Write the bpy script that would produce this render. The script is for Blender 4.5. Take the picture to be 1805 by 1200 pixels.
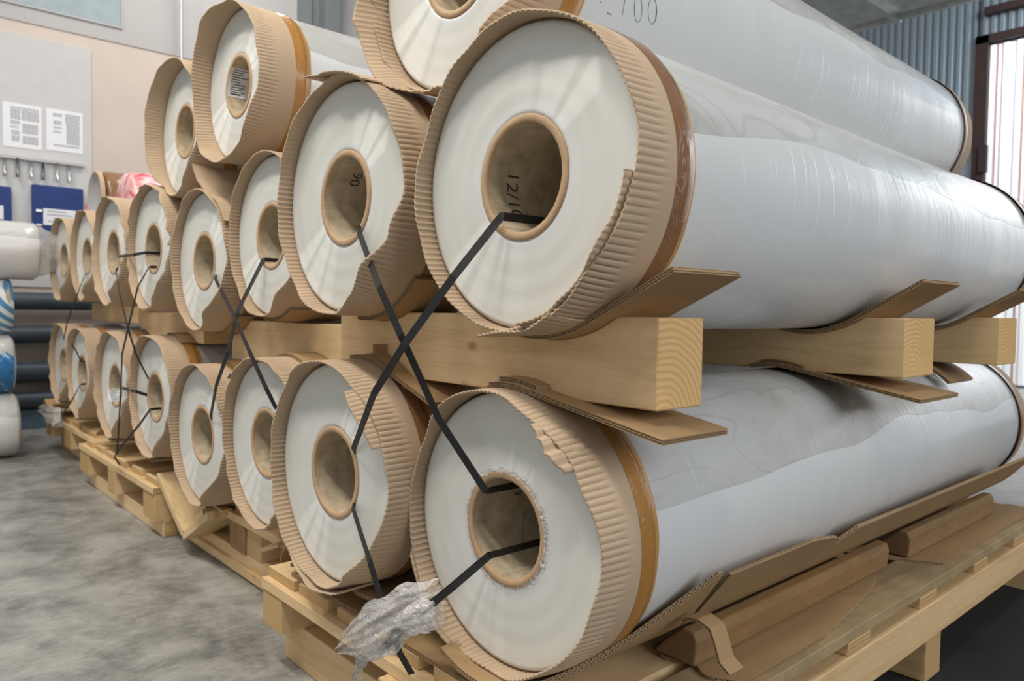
import bpy, math, random
import numpy as np
from mathutils import Vector, Matrix
random.seed(7)
PI = math.pi
for o in list(bpy.data.objects): bpy.data.objects.remove(o)
COL = bpy.context.scene.collection
SC = bpy.context.scene
Z0 = 0.467                                  # floor height offset of the surveyed coordinates

# ------------------------------------------------------------------ camera
CP = np.array([0.84774616, -0.74374235, 0.33257789 + Z0])
CR = np.array([0.66428541, 0.74735577, 0.01357381])
CU = np.array([-0.04010395, 0.01750125, 0.99904223])
CF = np.array([-0.74640242, 0.66419354, -0.04159774])
FPX = 1328.636
cd = bpy.data.cameras.new('camera'); cam = bpy.data.objects.new('camera', cd); COL.objects.link(cam)
cd.sensor_width = 36; cd.lens = FPX / 1805 * 36; cd.clip_start = .02; cd.clip_end = 60
cam.matrix_world = Matrix(((CR[0], CU[0], -CF[0], CP[0]), (CR[1], CU[1], -CF[1], CP[1]), (CR[2], CU[2], -CF[2], CP[2]), (0, 0, 0, 1)))
cd.dof.use_dof = True; cd.dof.focus_distance = 1.3; cd.dof.aperture_fstop = 6.3
SC.camera = cam
SC.view_settings.view_transform = 'Standard'; SC.view_settings.look = 'None'
SC.view_settings.gamma = 1; SC.view_settings.use_curve_mapping = False
SC.view_settings.exposure = 0.0

# ------------------------------------------------------------------ light
w = bpy.data.worlds.new('hall_light'); SC.world = w; w.use_nodes = True
bg = w.node_tree.nodes['Background']; bg.inputs[0].default_value = (.93, .96, 1, 1); bg.inputs[1].default_value = .50
def area(name, loc, aim, sx, sy, power, color):
    l = bpy.data.lights.new(name, 'AREA'); l.shape = 'RECTANGLE'; l.size = sx; l.size_y = sy; l.energy = power; l.color = color
    o = bpy.data.objects.new(name, l); COL.objects.link(o); o.location = loc
    o.rotation_euler = (Vector(aim) - Vector(loc)).to_track_quat('-Z', 'Y').to_euler(); return o
for lx, ly in ((-2.9, -1.3), (-1.1, -1.25), (.5, -1.2)):
    area('ceiling_lamp_light', (lx, ly, 3.7), (lx * .6 - .3, .15, .4), 1.25, .22, 38 if lx < -2 else 50, (1, .95, .87))
area('window_light', (4.6, 1.2, 2.5), (-.2, .6, .6), 4.4, 2.2, 135, (.93, .96, 1))
area('aisle_lamp_light', (-3.4, 1.2, 4.0), (-3.6, .8, .5), 1.6, .5, 42, (1, .97, .93))
area('gate_fill_light', (.6, 6.9, 4.3), (-.9, 9.0, 1.8), 1.8, 1.2, 300, (.93, .97, 1))  # unseen fill light added in front of the gate to brighten it

# ------------------------------------------------------------------ helpers
def bp(px, py, axis, val):                  # point of the place seen at (px,py) that lies in the plane axis=val (survey heights)
    d = CF + ((px - 902.5) * CR + (600 - py) * CU) / FPX
    if axis == 2: val = val + Z0
    return CP + d * (val - CP[axis]) / d[axis]

def mk(name, verts, faces, mats, parent=None, origin=(0, 0, 0), smooth=False, midx=None, uv=None):
    me = bpy.data.meshes.new(name)
    o_ = np.array(origin, float)
    V_ = np.asarray(verts, float) - o_
    me.from_pydata(V_.tolist(), [], faces if isinstance(faces, list) else faces.tolist())
    for m in (mats if isinstance(mats, (list, tuple)) else [mats]): me.materials.append(m)
    if midx is not None: me.polygons.foreach_set('material_index', np.asarray(midx, np.int32))
    if smooth: me.polygons.foreach_set('use_smooth', np.ones(len(me.polygons), bool))
    me.update()
    ob = bpy.data.objects.new(name, me); COL.objects.link(ob)
    if parent is not None:
        ob.parent = parent; pw = np.zeros(3); q = parent
        while q is not None: pw += np.array(q.location); q = q.parent
        ob.location = tuple(o_ - pw)
    else: ob.location = tuple(o_)
    return ob

def tag(o, label=None, cat=None, group=None, kind=None):
    if label: o['label'] = label
    if cat: o['category'] = cat
    if group: o['group'] = group
    if kind: o['kind'] = kind
    return o
def thing(name, label, cat, loc, group=None):
    o = bpy.data.objects.new(name, None); COL.objects.link(o); o.location = tuple(loc); o.empty_display_size = .05
    return tag(o, label, cat, group)

class MB:
    def __init__(s): s.v = []; s.f = []; s.m = []
    def add(s, v, f, m=0):
        b = len(s.v); s.v += [tuple(p) for p in v]; s.f += [tuple(i + b for i in q) for q in f]
        s.m += (m if isinstance(m, list) else [m] * len(f))
    def box(s, x0, x1, y0, y1, z0, z1, m=0, endm=None, axis=0):
        v = [(x, y, z) for x in (x0, x1) for y in (y0, y1) for z in (z0, z1)]
        f = [(0, 1, 3, 2), (4, 6, 7, 5), (0, 4, 5, 1), (2, 3, 7, 6), (0, 2, 6, 4), (1, 5, 7, 3)]
        mm = [m] * 6
        if endm is not None: mm[2 * axis] = endm; mm[2 * axis + 1] = endm
        s.add(v, f, mm)
    def obox(s, c, ax, ay, az, m=0):        # centre and three half-axis vectors
        c = np.array(c); ax, ay, az = map(np.array, (ax, ay, az))
        v = [c + i * ax + j * ay + k * az for i in (-1, 1) for j in (-1, 1) for k in (-1, 1)]
        s.add(v, [(0, 1, 3, 2), (4, 6, 7, 5), (0, 4, 5, 1), (2, 3, 7, 6), (0, 2, 6, 4), (1, 5, 7, 3)], m)
    def tube(s, pts, r, n=12, m=0, caps=True):
        pts = [np.array(p, float) for p in pts]; rs = r if isinstance(r, (list, tuple)) else [r] * len(pts)
        b = len(s.v); prev = None
        for i, p in enumerate(pts):
            t = pts[min(i + 1, len(pts) - 1)] - pts[max(i - 1, 0)]; t = t / np.linalg.norm(t)
            if prev is None: a = np.cross(t, [0, 0, 1.]); a = a if np.linalg.norm(a) > .1 else np.cross(t, [1., 0, 0])
            else: a = prev - t * (prev @ t)
            a = a / np.linalg.norm(a); prev = a; c = np.cross(t, a)
            for k in range(n):
                th = 2 * PI * k / n; s.v.append(tuple(p + rs[i] * (math.cos(th) * a + math.sin(th) * c)))
        for i in range(len(pts) - 1):
            for k in range(n):
                s.f.append((b + i * n + k, b + i * n + (k + 1) % n, b + (i + 1) * n + (k + 1) % n, b + (i + 1) * n + k)); s.m.append(m)
        if caps:
            s.f.append(tuple(b + k for k in range(n))); s.m.append(m)
            s.f.append(tuple(b + (len(pts) - 1) * n + k for k in range(n))[::-1]); s.m.append(m)
    def prism(s, prof, y0, y1, m=0, endm=None):   # polygon in XZ extruded along Y
        n = len(prof)
        v = [(x, y0, z) for x, z in prof] + [(x, y1, z) for x, z in prof]
        f = [(i, (i + 1) % n, (i + 1) % n + n, i + n) for i in range(n)]; mm = [m] * n
        f += [tuple(range(n))[::-1], tuple(range(n, 2 * n))]; e = m if endm is None else endm; mm += [e, e]
        s.add(v, f, mm)
    def build(s, name, mats, parent=None, origin=(0, 0, 0), smooth=False, bevel=0):
        o = mk(name, s.v, s.f, mats, parent, origin, smooth, s.m)
        if bevel:
            b = o.modifiers.new('bevel', 'BEVEL'); b.width = bevel; b.segments = 2; b.limit_method = 'ANGLE'
        return o

# ------------------------------------------------------------------ materials
def mat(name):
    m = bpy.data.materials.new(name); m.use_nodes = True; nt = m.node_tree; nt.nodes.clear()
    out = nt.nodes.new('ShaderNodeOutputMaterial'); p = nt.nodes.new('ShaderNodeBsdfPrincipled')
    nt.links.new(p.outputs[0], out.inputs[0]); return m, nt, p
class N:
    def __init__(s, nt): s.nt = nt; s.tc = nt.nodes.new('ShaderNodeTexCoord')
    def n(s, t, **kw):
        a = s.nt.nodes.new(t)
        for k, v in kw.items(): setattr(a, k, v)
        return a
    def l(s, a, b): s.nt.links.new(a, b)
    def obj(s, scale=(1, 1, 1), off=(0, 0, 0), rnd=True):
        mp = s.n('ShaderNodeMapping'); mp.inputs['Scale'].default_value = scale; mp.inputs['Location'].default_value = off
        if rnd:
            oi = s.n('ShaderNodeObjectInfo'); va = s.n('ShaderNodeVectorMath', operation='ADD')
            mm = s.n('ShaderNodeMath', operation='MULTIPLY'); mm.inputs[1].default_value = 7.3
            s.l(oi.outputs['Random'], mm.inputs[0]); s.l(s.tc.outputs['Object'], va.inputs[0]); s.l(mm.outputs[0], va.inputs[1]); s.l(va.outputs[0], mp.inputs[0])
        else: s.l(s.tc.outputs['Object'], mp.inputs[0])
        return mp.outputs[0]
    def noise(s, vec, scale=5, detail=4, rough=.5, dist=0, w='Fac'):
        a = s.n('ShaderNodeTexNoise'); a.inputs['Scale'].default_value = scale; a.inputs['Detail'].default_value = detail
        a.inputs['Roughness'].default_value = rough; a.inputs['Distortion'].default_value = dist; s.l(vec, a.inputs['Vector']); return a.outputs[w]
    def ramp(s, fac, stops, interp='LINEAR'):
        r = s.n('ShaderNodeValToRGB'); r.color_ramp.interpolation = interp; e = r.color_ramp.elements
        while len(e) < len(stops): e.new(.5)
        for i, (p, c) in enumerate(stops): e[i].position = p; e[i].color = (c, c, c, 1) if not isinstance(c, tuple) else (*c, 1)
        s.l(fac, r.inputs[0]); return r.outputs[0]
    def mix(s, f, a, b, mode='MIX'):
        m = s.n('ShaderNodeMix', data_type='RGBA', blend_type=mode)
        for sock, v in ((m.inputs[0], f), (m.inputs[6], a), (m.inputs[7], b)):
            if isinstance(v, (int, float)): sock.default_value = v
            elif isinstance(v, tuple): sock.default_value = (*v, 1)
            else: s.l(v, sock)
        return m.outputs[2]
    def math(s, op, a, b=None, c=None):
        m = s.n('ShaderNodeMath', operation=op)
        for i, v in enumerate((a, b, c)):
            if v is None: continue
            if isinstance(v, (int, float)): m.inputs[i].default_value = v
            else: s.l(v, m.inputs[i])
        return m.outputs[0]
    def bump(s, h, strength=.3, dist=.01, normal=None):
        b = s.n('ShaderNodeBump'); b.inputs['Strength'].default_value = strength; b.inputs['Distance'].default_value = dist
        s.l(h, b.inputs['Height'])
        if normal is not None: s.l(normal, b.inputs['Normal'])
        return b.outputs[0]
    def xyz(s, vec):
        a = s.n('ShaderNodeSeparateXYZ'); s.l(vec, a.inputs[0]); return a.outputs

def plain(name, col, rough=.5, metal=0, bumpscale=0, bstr=.2, var=.0, **kw):
    m, nt, p = mat(name); g = N(nt)
    p.inputs['Base Color'].default_value = (*col, 1); p.inputs['Roughness'].default_value = rough; p.inputs['Metallic'].default_value = metal
    v = g.obj()
    if var:
        n = g.noise(v, 12, 4); lo = tuple(max(0, c * (1 - var)) for c in col); hi = tuple(min(1, c * (1 + var)) for c in col)
        g.l(g.ramp(n, [(.3, lo), (.7, hi)]), p.inputs['Base Color'])
    if bumpscale: g.l(g.bump(g.noise(v, bumpscale, 3), bstr, .002), p.inputs['Normal'])
    for k, val in kw.items(): p.inputs[k.replace('_', ' ')].default_value = val
    return m

def film_mat(name, wr=1.0, tint=(.76, .77, .765), dusty=.55, transv=1.0):
    m, nt, p = mat(name); g = N(nt); raw = g.obj(rnd=False); v = g.obj()
    X = g.xyz(raw)
    ang = g.math('ARCTAN2', X[2], X[0])                       # 0 = right flank, pi/2 = top
    cv = g.n('ShaderNodeCombineXYZ'); oi = g.n('ShaderNodeObjectInfo')
    g.l(ang, cv.inputs[0]); g.l(X[1], cv.inputs[1]); g.l(g.math('MULTIPLY', oi.outputs['Random'], 9.1), cv.inputs[2])
    mp = g.n('ShaderNodeMapping'); mp.inputs['Scale'].default_value = (.55, 7, 1); g.l(cv.outputs[0], mp.inputs[0])
    def ridge(vec, sc, d, wdt, dist=.6):
        n = g.noise(vec, sc, d, .5, dist); a = g.math('ABSOLUTE', g.math('SUBTRACT', n, .5))
        return g.ramp(a, [(0, 1.), (wdt, 0.)])
    mpr = g.n('ShaderNodeMapping'); mpr.inputs['Scale'].default_value = (.10, 5.5, 1); g.l(cv.outputs[0], mpr.inputs[0])
    rings = ridge(mpr.outputs[0], 1.6, 1, .010, .15)
    r1 = g.math('MULTIPLY', ridge(mp.outputs[0], 2.4, 1, .022, .35), g.ramp(g.noise(cv.outputs[0], 2.2, 2), [(.5, 0.), (.62, 1.)]))
    mpf = g.n('ShaderNodeMapping'); mpf.inputs['Scale'].default_value = (.8, 16, 1); mpf.inputs['Rotation'].default_value = (0, 0, .06); g.l(cv.outputs[0], mpf.inputs[0])
    crimp = g.math('MULTIPLY', g.noise(mpf.outputs[0], 4, 2, .5, .3), g.ramp(g.noise(cv.outputs[0], 1.3, 1), [(.48, 0.), (.6, 1.)]))
    mp2 = g.n('ShaderNodeMapping'); mp2.inputs['Scale'].default_value = (1.2, 2.2, 1); mp2.inputs['Rotation'].default_value = (0, 0, .6); g.l(cv.outputs[0], mp2.inputs[0])
    r2 = ridge(mp2.outputs[0], 1.5, 1, .02, .9)
    # a loose outer sheet covers the upper part: its wavy edge and the dust on it
    edge = g.math('ADD', g.math('MULTIPLY', g.noise(v, 1.4, 2), .9), -.12)
    over = g.ramp(g.math('SUBTRACT', ang, edge), [(0.0, 0.), (.010, 1.)])
    dn = g.noise(g.obj((1, .6, 1)), 7, 6, .65, .8); dust = g.ramp(dn, [(.40, 0.), (.72, 1.)])
    col = g.mix(g.math('MULTIPLY', over, .8), tint, (.585, .59, .575))
    col = g.mix(g.math('MULTIPLY', g.math('MULTIPLY', over, dust), dusty), col, (.42, .395, .35))
    col = g.mix(g.math('MULTIPLY', g.math('MULTIPLY', over, r2), .28), col, (.36, .33, .29))
    g.l(col, p.inputs['Base Color'])
    h = g.math('ADD', g.math('MULTIPLY', rings, .8), g.math('ADD', g.math('MULTIPLY', r1, .7), g.math('MULTIPLY', g.math('MULTIPLY', r2, over), .9)))
    nb = g.bump(h, .35 * wr, .0011)
    nb = g.bump(g.math('ADD', crimp, g.math('MULTIPLY', over, .35)), .45 * wr, .003, nb)
    nb = g.bump(g.noise(mp.outputs[0], .8, 2), .3, .02, nb)
    g.l(nb, p.inputs['Normal'])
    p.inputs['Roughness'].default_value = .27; p.inputs['Specular IOR Level'].default_value = .55
    p.inputs['Coat Weight'].default_value = .25; p.inputs['Coat Roughness'].default_value = .12
    p.inputs['Subsurface Weight'].default_value = .15; p.inputs['Subsurface Radius'].default_value = (.02, .02, .02); p.inputs['Subsurface Scale'].default_value = .5
    return m
M_FILM = film_mat('stretch_film_wrapped_roll')
def face_mat():
    m, nt, p = mat('wound_film_end_face'); g = N(nt); raw = g.obj(rnd=False); X = g.xyz(raw)
    r = g.math('SQRT', g.math('ADD', g.math('MULTIPLY', X[0], X[0]), g.math('MULTIPLY', X[2], X[2])))
    oi = g.n('ShaderNodeObjectInfo'); cv = g.n('ShaderNodeCombineXYZ'); g.l(r, cv.inputs[0]); g.l(g.math('MULTIPLY', oi.outputs['Random'], 11), cv.inputs[1])
    # slight polar wobble of the rings
    an = g.noise(raw, 3, 2); g.l(g.math('MULTIPLY', an, .12), cv.inputs[2])
    rings = g.noise(cv.outputs[0], 55, 5, .6); fine = g.noise(cv.outputs[0], 420, 3, .6)
    base = g.ramp(rings, [(.3, (.735, .735, .67)), (.5, (.755, .755, .695)), (.7, (.775, .778, .725))])
    hub = g.ramp(r, [(.088, 1.), (.115, 0.)])
    base = g.mix(g.math('MULTIPLY', hub, .45), base, (.78, .80, .82))
    g.l(base, p.inputs['Base Color'])
    g.l(g.bump(g.math('ADD', g.math('MULTIPLY', rings, .35), g.math('MULTIPLY', fine, .22)), .10, .0008), p.inputs['Normal'])
    p.inputs['Roughness'].default_value = .33; p.inputs['Anisotropic'].default_value = .9
    p.inputs['Specular IOR Level'].default_value = .6
    p.inputs['Subsurface Weight'].default_value = .2; p.inputs['Subsurface Radius'].default_value = (.03, .03, .025); p.inputs['Subsurface Scale'].default_value = .5
    t = g.n('ShaderNodeTangent', direction_type='RADIAL', axis='Y'); g.l(t.outputs[0], p.inputs['Tangent'])
    an = g.n('ShaderNodeBsdfAnisotropic'); an.inputs['Roughness'].default_value = .42; an.inputs['Anisotropy'].default_value = .93; an.inputs['Color'].default_value = (.95, .96, 1, 1)
    g.l(t.outputs[0], an.inputs['Tangent']); mx = g.n('ShaderNodeMixShader'); mx.inputs[0].default_value = .09
    out = [n for n in nt.nodes if n.type == 'OUTPUT_MATERIAL'][0]; g.l(p.outputs[0], mx.inputs[1]); g.l(an.outputs[0], mx.inputs[2]); g.l(mx.outputs[0], out.inputs[0])
    return m
M_FACE = face_mat()
def card_mat(name, base=(.47, .335, .205), dark=.82, rough=.8, speck=900, scale=3):
    m, nt, p = mat(name); g = N(nt); v = g.obj()
    n1 = g.noise(v, scale, 4, .6); n2 = g.noise(v, speck, 2, .7)
    c = g.ramp(n1, [(.3, tuple(x * dark for x in base)), (.7, base)])
    c = g.mix(.35, c, g.ramp(n2, [(.35, tuple(x * .75 for x in base)), (.65, tuple(min(1, x * 1.2) for x in base))]))
    g.l(c, p.inputs['Base Color']); p.inputs['Roughness'].default_value = rough; p.inputs['Specular IOR Level'].default_value = .25
    g.l(g.bump(g.noise(v, 260, 3), .12, .0008), p.inputs['Normal']); return m
M_CARD = card_mat('kraft_cardboard', (.565, .42, .285))
M_SHEET = card_mat('double_wall_cardboard', (.43, .28, .14))
M_FLUTE = card_mat('cardboard_flutes', (.46, .34, .21))
def core_mat():
    m, nt, p = mat('core_board'); g = N(nt); raw = g.obj(rnd=False); v = g.obj(); X = g.xyz(raw)
    n = g.noise(v, 38, 5, .6); c = g.ramp(n, [(.3, (.36, .29, .19)), (.55, (.52, .43, .30)), (.75, (.64, .55, .40))])
    ang = g.math('ARCTAN2', X[2], X[0]); sp = g.math('FRACT', g.math('ADD', g.math('MULTIPLY', X[1], 4.2), g.math('MULTIPLY', ang, .159)))
    line = g.ramp(sp, [(0, 1.), (.006, 0.)]); c = g.mix(g.math('MULTIPLY', line, .75), c, (.05, .03, .02))
    g.l(c, p.inputs['Base Color']); p.inputs['Roughness'].default_value = .6; return m
M_CORE = core_mat()
M_CORERIM = card_mat('core_tube_cut_end', (.56, .38, .225), .75, .55, 500, 25)
def tape_mat(name, c):
    m, nt, p = mat(name); g = N(nt); v = g.obj((1, 3, 1)); n = g.noise(v, 14, 3, .5, 1.2)
    a = g.math('ABSOLUTE', g.math('SUBTRACT', n, .5)); r = g.ramp(a, [(0, 1.), (.03, 0.)])
    g.l(g.mix(g.math('MULTIPLY', g.noise(v, 6, 2), .5), c, tuple(x * .8 for x in c)), p.inputs['Base Color'])
    g.l(g.bump(r, .5, .001), p.inputs['Normal']); p.inputs['Roughness'].default_value = .28; p.inputs['Coat Weight'].default_value = .3
    return m
M_TAPE_O = tape_mat('orange_brown_packing_tape', (.48, .225, .055))
M_TAPE_L = tape_mat('light_orange_tape_overhang', (.62, .33, .11))
M_TAPE_B = tape_mat('brown_packing_tape', (.27, .135, .06))
def wood_mat(name, axis, base=(.80, .585, .33), end=False, dirty=0., rd='Y'):
    m, nt, p = mat(name); g = N(nt)
    if end:
        v = g.obj((1, 1, 1)); X = g.xyz(g.obj((1, 1, 1), (.013, 0, .05), rnd=False))
        wv = g.n('ShaderNodeTexWave', wave_type='RINGS', rings_direction=rd); wv.inputs['Scale'].default_value = 34 if rd == 'X' else 55; wv.inputs['Distortion'].default_value = 4.5 if rd == 'X' else 2.2
        wv.inputs['Detail'].default_value = 2; wv.inputs['Detail Scale'].default_value = .6; g.l(g.obj((1, .01, 1), (.02, 0, .03)) if rd == 'Y' else g.obj((.01, 1, 1), (0, .035, .015), rnd=False), wv.inputs['Vector'])
        fac = wv.outputs['Fac']; c = g.ramp(fac, [(.1, tuple(x * .68 for x in base)), (.7, tuple(min(1, x * 1.05) for x in base))])
        c = g.mix(.4, c, base)
    else:
        st = [9., 9., 9.]; st[axis] = .7
        v = g.obj(tuple(st)); n = g.noise(v, 3.0, 5, .62, .9); fib = g.noise(v, 40, 3, .6)
        c = g.ramp(n, [(.28, tuple(x * y for x, y in zip(base, (.72, .66, .55)))), (.5, base), (.75, tuple(min(1, x * y) for x, y in zip(base, (1.12, 1.15, 1.22))))])
        c = g.mix(.3, c, g.ramp(fib, [(.3, tuple(x * .7 for x in base)), (.7, tuple(min(1, x * 1.15) for x in base))]))
        vo = g.n('ShaderNodeTexVoronoi'); vo.inputs['Scale'].default_value = 5; s2 = [1.6] * 3; s2[axis] = 1.; g.l(g.obj(tuple(s2)), vo.inputs['Vector'])
        kn = g.ramp(vo.outputs['Distance'], [(.03, 1.), (.09, 0.)]); c = g.mix(g.math('MULTIPLY', kn, .7), c, (.20, .09, .03))
        g.l(g.bump(g.math('ADD', n, g.math('MULTIPLY', fib, .5)), .35, .0015), p.inputs['Normal'])
    if dirty: c = g.mix(g.math('MULTIPLY', g.ramp(g.noise(g.obj(), 9, 5, .7), [(.4, 0.), (.7, 1.)]), dirty), c, (.16, .12, .08))
    oi = g.n('ShaderNodeObjectInfo'); c = g.mix(g.math('MULTIPLY', oi.outputs['Random'], .3), c, tuple(x * y for x, y in zip(base, (.85, .72, .5))))
    g.l(c, p.inputs['Base Color']); p.inputs['Roughness'].default_value = .7; p.inputs['Specular IOR Level'].default_value = .3
    return m
M_WX, M_WY, M_WE = wood_mat('pine_grain_along_x', 0), wood_mat('pine_grain_along_y', 1), wood_mat('pine_end_grain', 0, (.62, .42, .20), True)
M_WYD = wood_mat('weathered_pine_along_y', 1, (.46, .34, .19), dirty=.55)
M_STRAP = plain('black_woven_strap', (.010, .009, .010), .5, 0, 900, .35)
M_INK = plain('faded_black_ink', (.05, .055, .045), .7)
M_PEN = plain('pencil_grey_marker', (.16, .17, .18), .7)
M_PAPER = plain('white_paper', (.86, .87, .9), .6)
M_PRINT = plain('grey_print', (.33, .33, .37), .7)
def scrap_mat():
    m, nt, p = mat('crumpled_clear_film'); g = N(nt); v = g.obj()
    out = [n for n in nt.nodes if n.type == 'OUTPUT_MATERIAL'][0]
    p.inputs['Base Color'].default_value = (.93, .90, .87, 1); p.inputs['Roughness'].default_value = .16; p.inputs['Specular IOR Level'].default_value = .9
    mv = g.n('ShaderNodeMapping'); mv.inputs['Rotation'].default_value = (0, .75, 0); mv.inputs['Scale'].default_value = (.35, 1, 1.5); g.l(v, mv.inputs[0]); n = g.noise(mv.outputs[0], 60, 3, .55, .8); rdg = g.ramp(g.math('ABSOLUTE', g.math('SUBTRACT', n, .5)), [(0, 1.), (.05, 0.)]); g.l(g.bump(rdg, .8, .003), p.inputs['Normal'])
    tr = g.n('ShaderNodeBsdfTransparent'); mx = g.n('ShaderNodeMixShader')
    g.l(g.math('ADD', g.math('MULTIPLY', rdg, .3), g.ramp(g.noise(mv.outputs[0], 18, 3, .5, .5), [(.35, .25), (.65, .50)])), mx.inputs[0]); g.l(tr.outputs[0], mx.inputs[1]); g.l(p.outputs[0], mx.inputs[2]); g.l(mx.outputs[0], out.inputs[0])
    return m
M_SCRAP = scrap_mat()
def floor_mat():
    m, nt, p = mat('power_floated_concrete'); g = N(nt); v = g.obj((1, 1, 1), rnd=False)
    n1 = g.noise(v, 1.9, 7, .62, .3); n2 = g.noise(v, 6, 8, .70, .25); n3 = g.noise(g.obj((3, 1, 1), (4, 2, 0), False), 26, 4, .7, .5)
    c = g.ramp(n1, [(.30, (.09, .09, .08)), (.46, (.24, .24, .22)), (.60, (.38, .375, .345)), (.76, (.50, .49, .45))])
    c = g.mix(.55, c, g.ramp(n2, [(.36, (.05, .05, .047)), (.47, (.24, .238, .22)), (.58, (.44, .43, .40)), (.7, (.52, .51, .47))]))
    c = g.mix(.22, c, g.ramp(n3, [(.35, (.15, .15, .14)), (.7, (.55, .54, .5))]))
    g.l(c, p.inputs['Base Color']); g.l(g.ramp(n2, [(.3, .30), (.7, .5)]), p.inputs['Roughness'])
    g.l(g.bump(n2, .12, .003), p.inputs['Normal']); return m
def wall_mat(name, col, sc=3, var=.04, rough=.6):
    m, nt, p = mat(name); g = N(nt); v = g.obj(rnd=False)
    g.l(g.ramp(g.noise(v, sc, 5, .6), [(.3, tuple(x * (1 - var) for x in col)), (.7, tuple(min(1, x * (1 + var)) for x in col))]), p.inputs['Base Color'])
    g.l(g.bump(g.noise(v, 120, 3), .08, .002), p.inputs['Normal']); p.inputs['Roughness'].default_value = rough; return m
M_BEIGE = wall_mat('beige_painted_plaster', (.66, .565, .49)); M_GREYW = wall_mat('light_grey_painted_plaster', (.49, .475, .465))
M_METAL = plain('galvanised_corrugated_steel', (.27, .32, .36), .34, .7, 4, .05, .0)
M_DUCT = plain('galvanised_duct', (.50, .53, .52), .35, .7, 6, .15, .15)
M_GATE = plain('white_painted_gate_sheet', (.85, .86, .88), .5, 0)
M_RUST = plain('dark_red_oxide_paint', (.018, .006, .005), .55, 0, 0, 0, .3)
M_DARKPIPE = plain('slate_blue_pipe_paint', (.055, .075, .10), .4, 0, 30, .1, .2)

# ------------------------------------------------------------------ setting
def quad(name, pts, m, th=None, kind='structure'):
    return tag(mk(name, pts, [(0, 1, 2, 3)], m), kind=kind)
XW, YF, ZC = -4.8, 9.0, 5.2
b = MB(); b.box(XW - .2, .15, -6, YF + .2, -.1, 0); b.box(.15, 7, -6, -.6, -.1, 0); tag(b.build('floor', floor_mat()), kind='structure')
b = MB(); b.box(.15, 7, -.6, YF + .2, -.1, 0); tag(b.build('floor', wall_mat('near_black_floor_section', (.016, .015, .015), 5, .4, .95)), kind='structure')  # near-black colour given to the right-hand floor section
b = MB(); b.box(XW - .2, 7, -2.5, YF + .2, ZC, ZC + .1); tag(b.build('ceiling', wall_mat('ceiling_grey', (.42, .43, .44))), kind='structure')
zs = 2.09 + Z0
b = MB(); b.box(XW - .2, XW, -6, YF, 0, zs, 0); b.box(XW - .2, XW + .008, -6, YF, zs, ZC, 1)
tag(b.build('wall_left', [M_BEIGE, M_GREYW]), kind='structure')
def corr(xs, z0, z1, y, pitch, depth):
    prof = []
    x = xs[0]
    while x < xs[1]:
        for dx, d in ((0, 0), (.3, 0), (.42, 1), (.78, 1), (.9, 0)):
            prof.append((min(x + dx * pitch, xs[1]), y - d * depth))
        x += pitch
    n = len(prof); v = [(a, c, z0) for a, c in prof] + [(a, c, z1) for a, c in prof]
    return v, [(i, i + 1, i + 1 + n, i + n) for i in range(n - 1)]
GX0 = -2.16; GZ = 3.44 + Z0
bb = MB()
for xs, z0, z1 in (((XW, GX0), 0, ZC), ((GX0, 7), GZ, ZC), ((3.2, 7), 0, GZ)):
    v, f = corr(xs, z0, z1, YF, .085, .025); bb.add(v, f)
bb.box(XW, 7, YF + .05, YF + .1, 0, ZC); 
tag(bb.build('wall_back', M_METAL), kind='structure')
v, f = corr((GX0 + .06, 3.1), .03, GZ - .06, YF + .03, .13, .02)
dr = tag(mk('door_1', v, f, M_GATE), kind='structure')
k_ = GX0 + .06 + .13
while k_ < 3.0:
    b = MB(); b.box(k_ - .006, k_ + .006, YF + .0, YF + .009, .03, GZ - .06); b.build('seam_strip', plain('gate_seam_rust', (.30, .10, .05), .6) if k_ < -1.95 else bpy.data.materials['gate_seam_rust'], dr); k_ += .26
b = MB(); b.box(GX0 - .02, GX0 + .11, YF - .06, YF + .05, 0, GZ + .05); b.box(GX0 - .02, 3.2, YF - .06, YF + .04, GZ - .04, GZ + .05)
b.box(GX0 + .06, GX0 + .14, YF - .09, YF - .03, 1.95 + Z0, 2.25 + Z0); b.box(3.1, 3.2, YF - .06, YF + .05, 0, GZ)
tag(b.build('trim_1', M_RUST), kind='structure')
b = MB(); b.box(-2.09, 1.5, YF - .12, YF - .02, 3.70 + Z0, 3.78 + Z0); tag(b.build('trim_2', M_RUST), kind='structure')
b = MB(); b.box(5.2, 5.3, -1.5, YF, 0, ZC); tag(b.build('shade_wall_right', wall_mat('shade_wall_dark', (.20, .19, .18))), kind='structure')  # unseen dark wall, added to block light from the right
# upper window in the grey band of the left wall
wy = .70; wz = 2.195 + Z0
M_GLASS = plain('pale_green_glazing', (.40, .48, .50), .12, 0, 0, 0, .08, Specular_IOR_Level=.8)
wf = MB(); 
for a in ((-1.6, wy + .01, wz - .01, wz), (-1.6, wy + .01, 3.6, 3.61), (wy, wy + .01, wz, 3.6), (-1.6, -1.57, wz, 3.6)): wf.box(XW, XW + .02, *a)
win = tag(wf.build('window_1', M_GREYW), kind='structure')
b = MB(); b.box(XW + .001, XW + .014, -1.57, wy, wz, 3.6); b.build('window_pane', M_GLASS, win)
b = MB(); b.box(XW, XW + .14, 1.97, 2.03, 0, ZC); b.box(XW, XW + .10, 2.03, 2.11, 0, ZC); b.box(XW, XW + .2, 2.11, 2.24, 0, ZC)
tag(b.build('trim_3', plain('grey_steel_column_paint', (.22, .24, .25), .45, .2)), kind='structure')

# conduit on the left wall
b = MB(); q = bp(320, 50, 0, XW + .12); b.tube([(XW + .12, q[1], 0), (XW + .12, q[1], ZC)], .0105, 12)
tag(b.build('conduit_pipe', plain('galvanised_conduit', (.62, .66, .70), .3, .6), smooth=True, origin=(XW + .12, q[1], 0)), 'thin galvanised conduit pipe standing upright in front of the beige wall', 'pipe')

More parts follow.
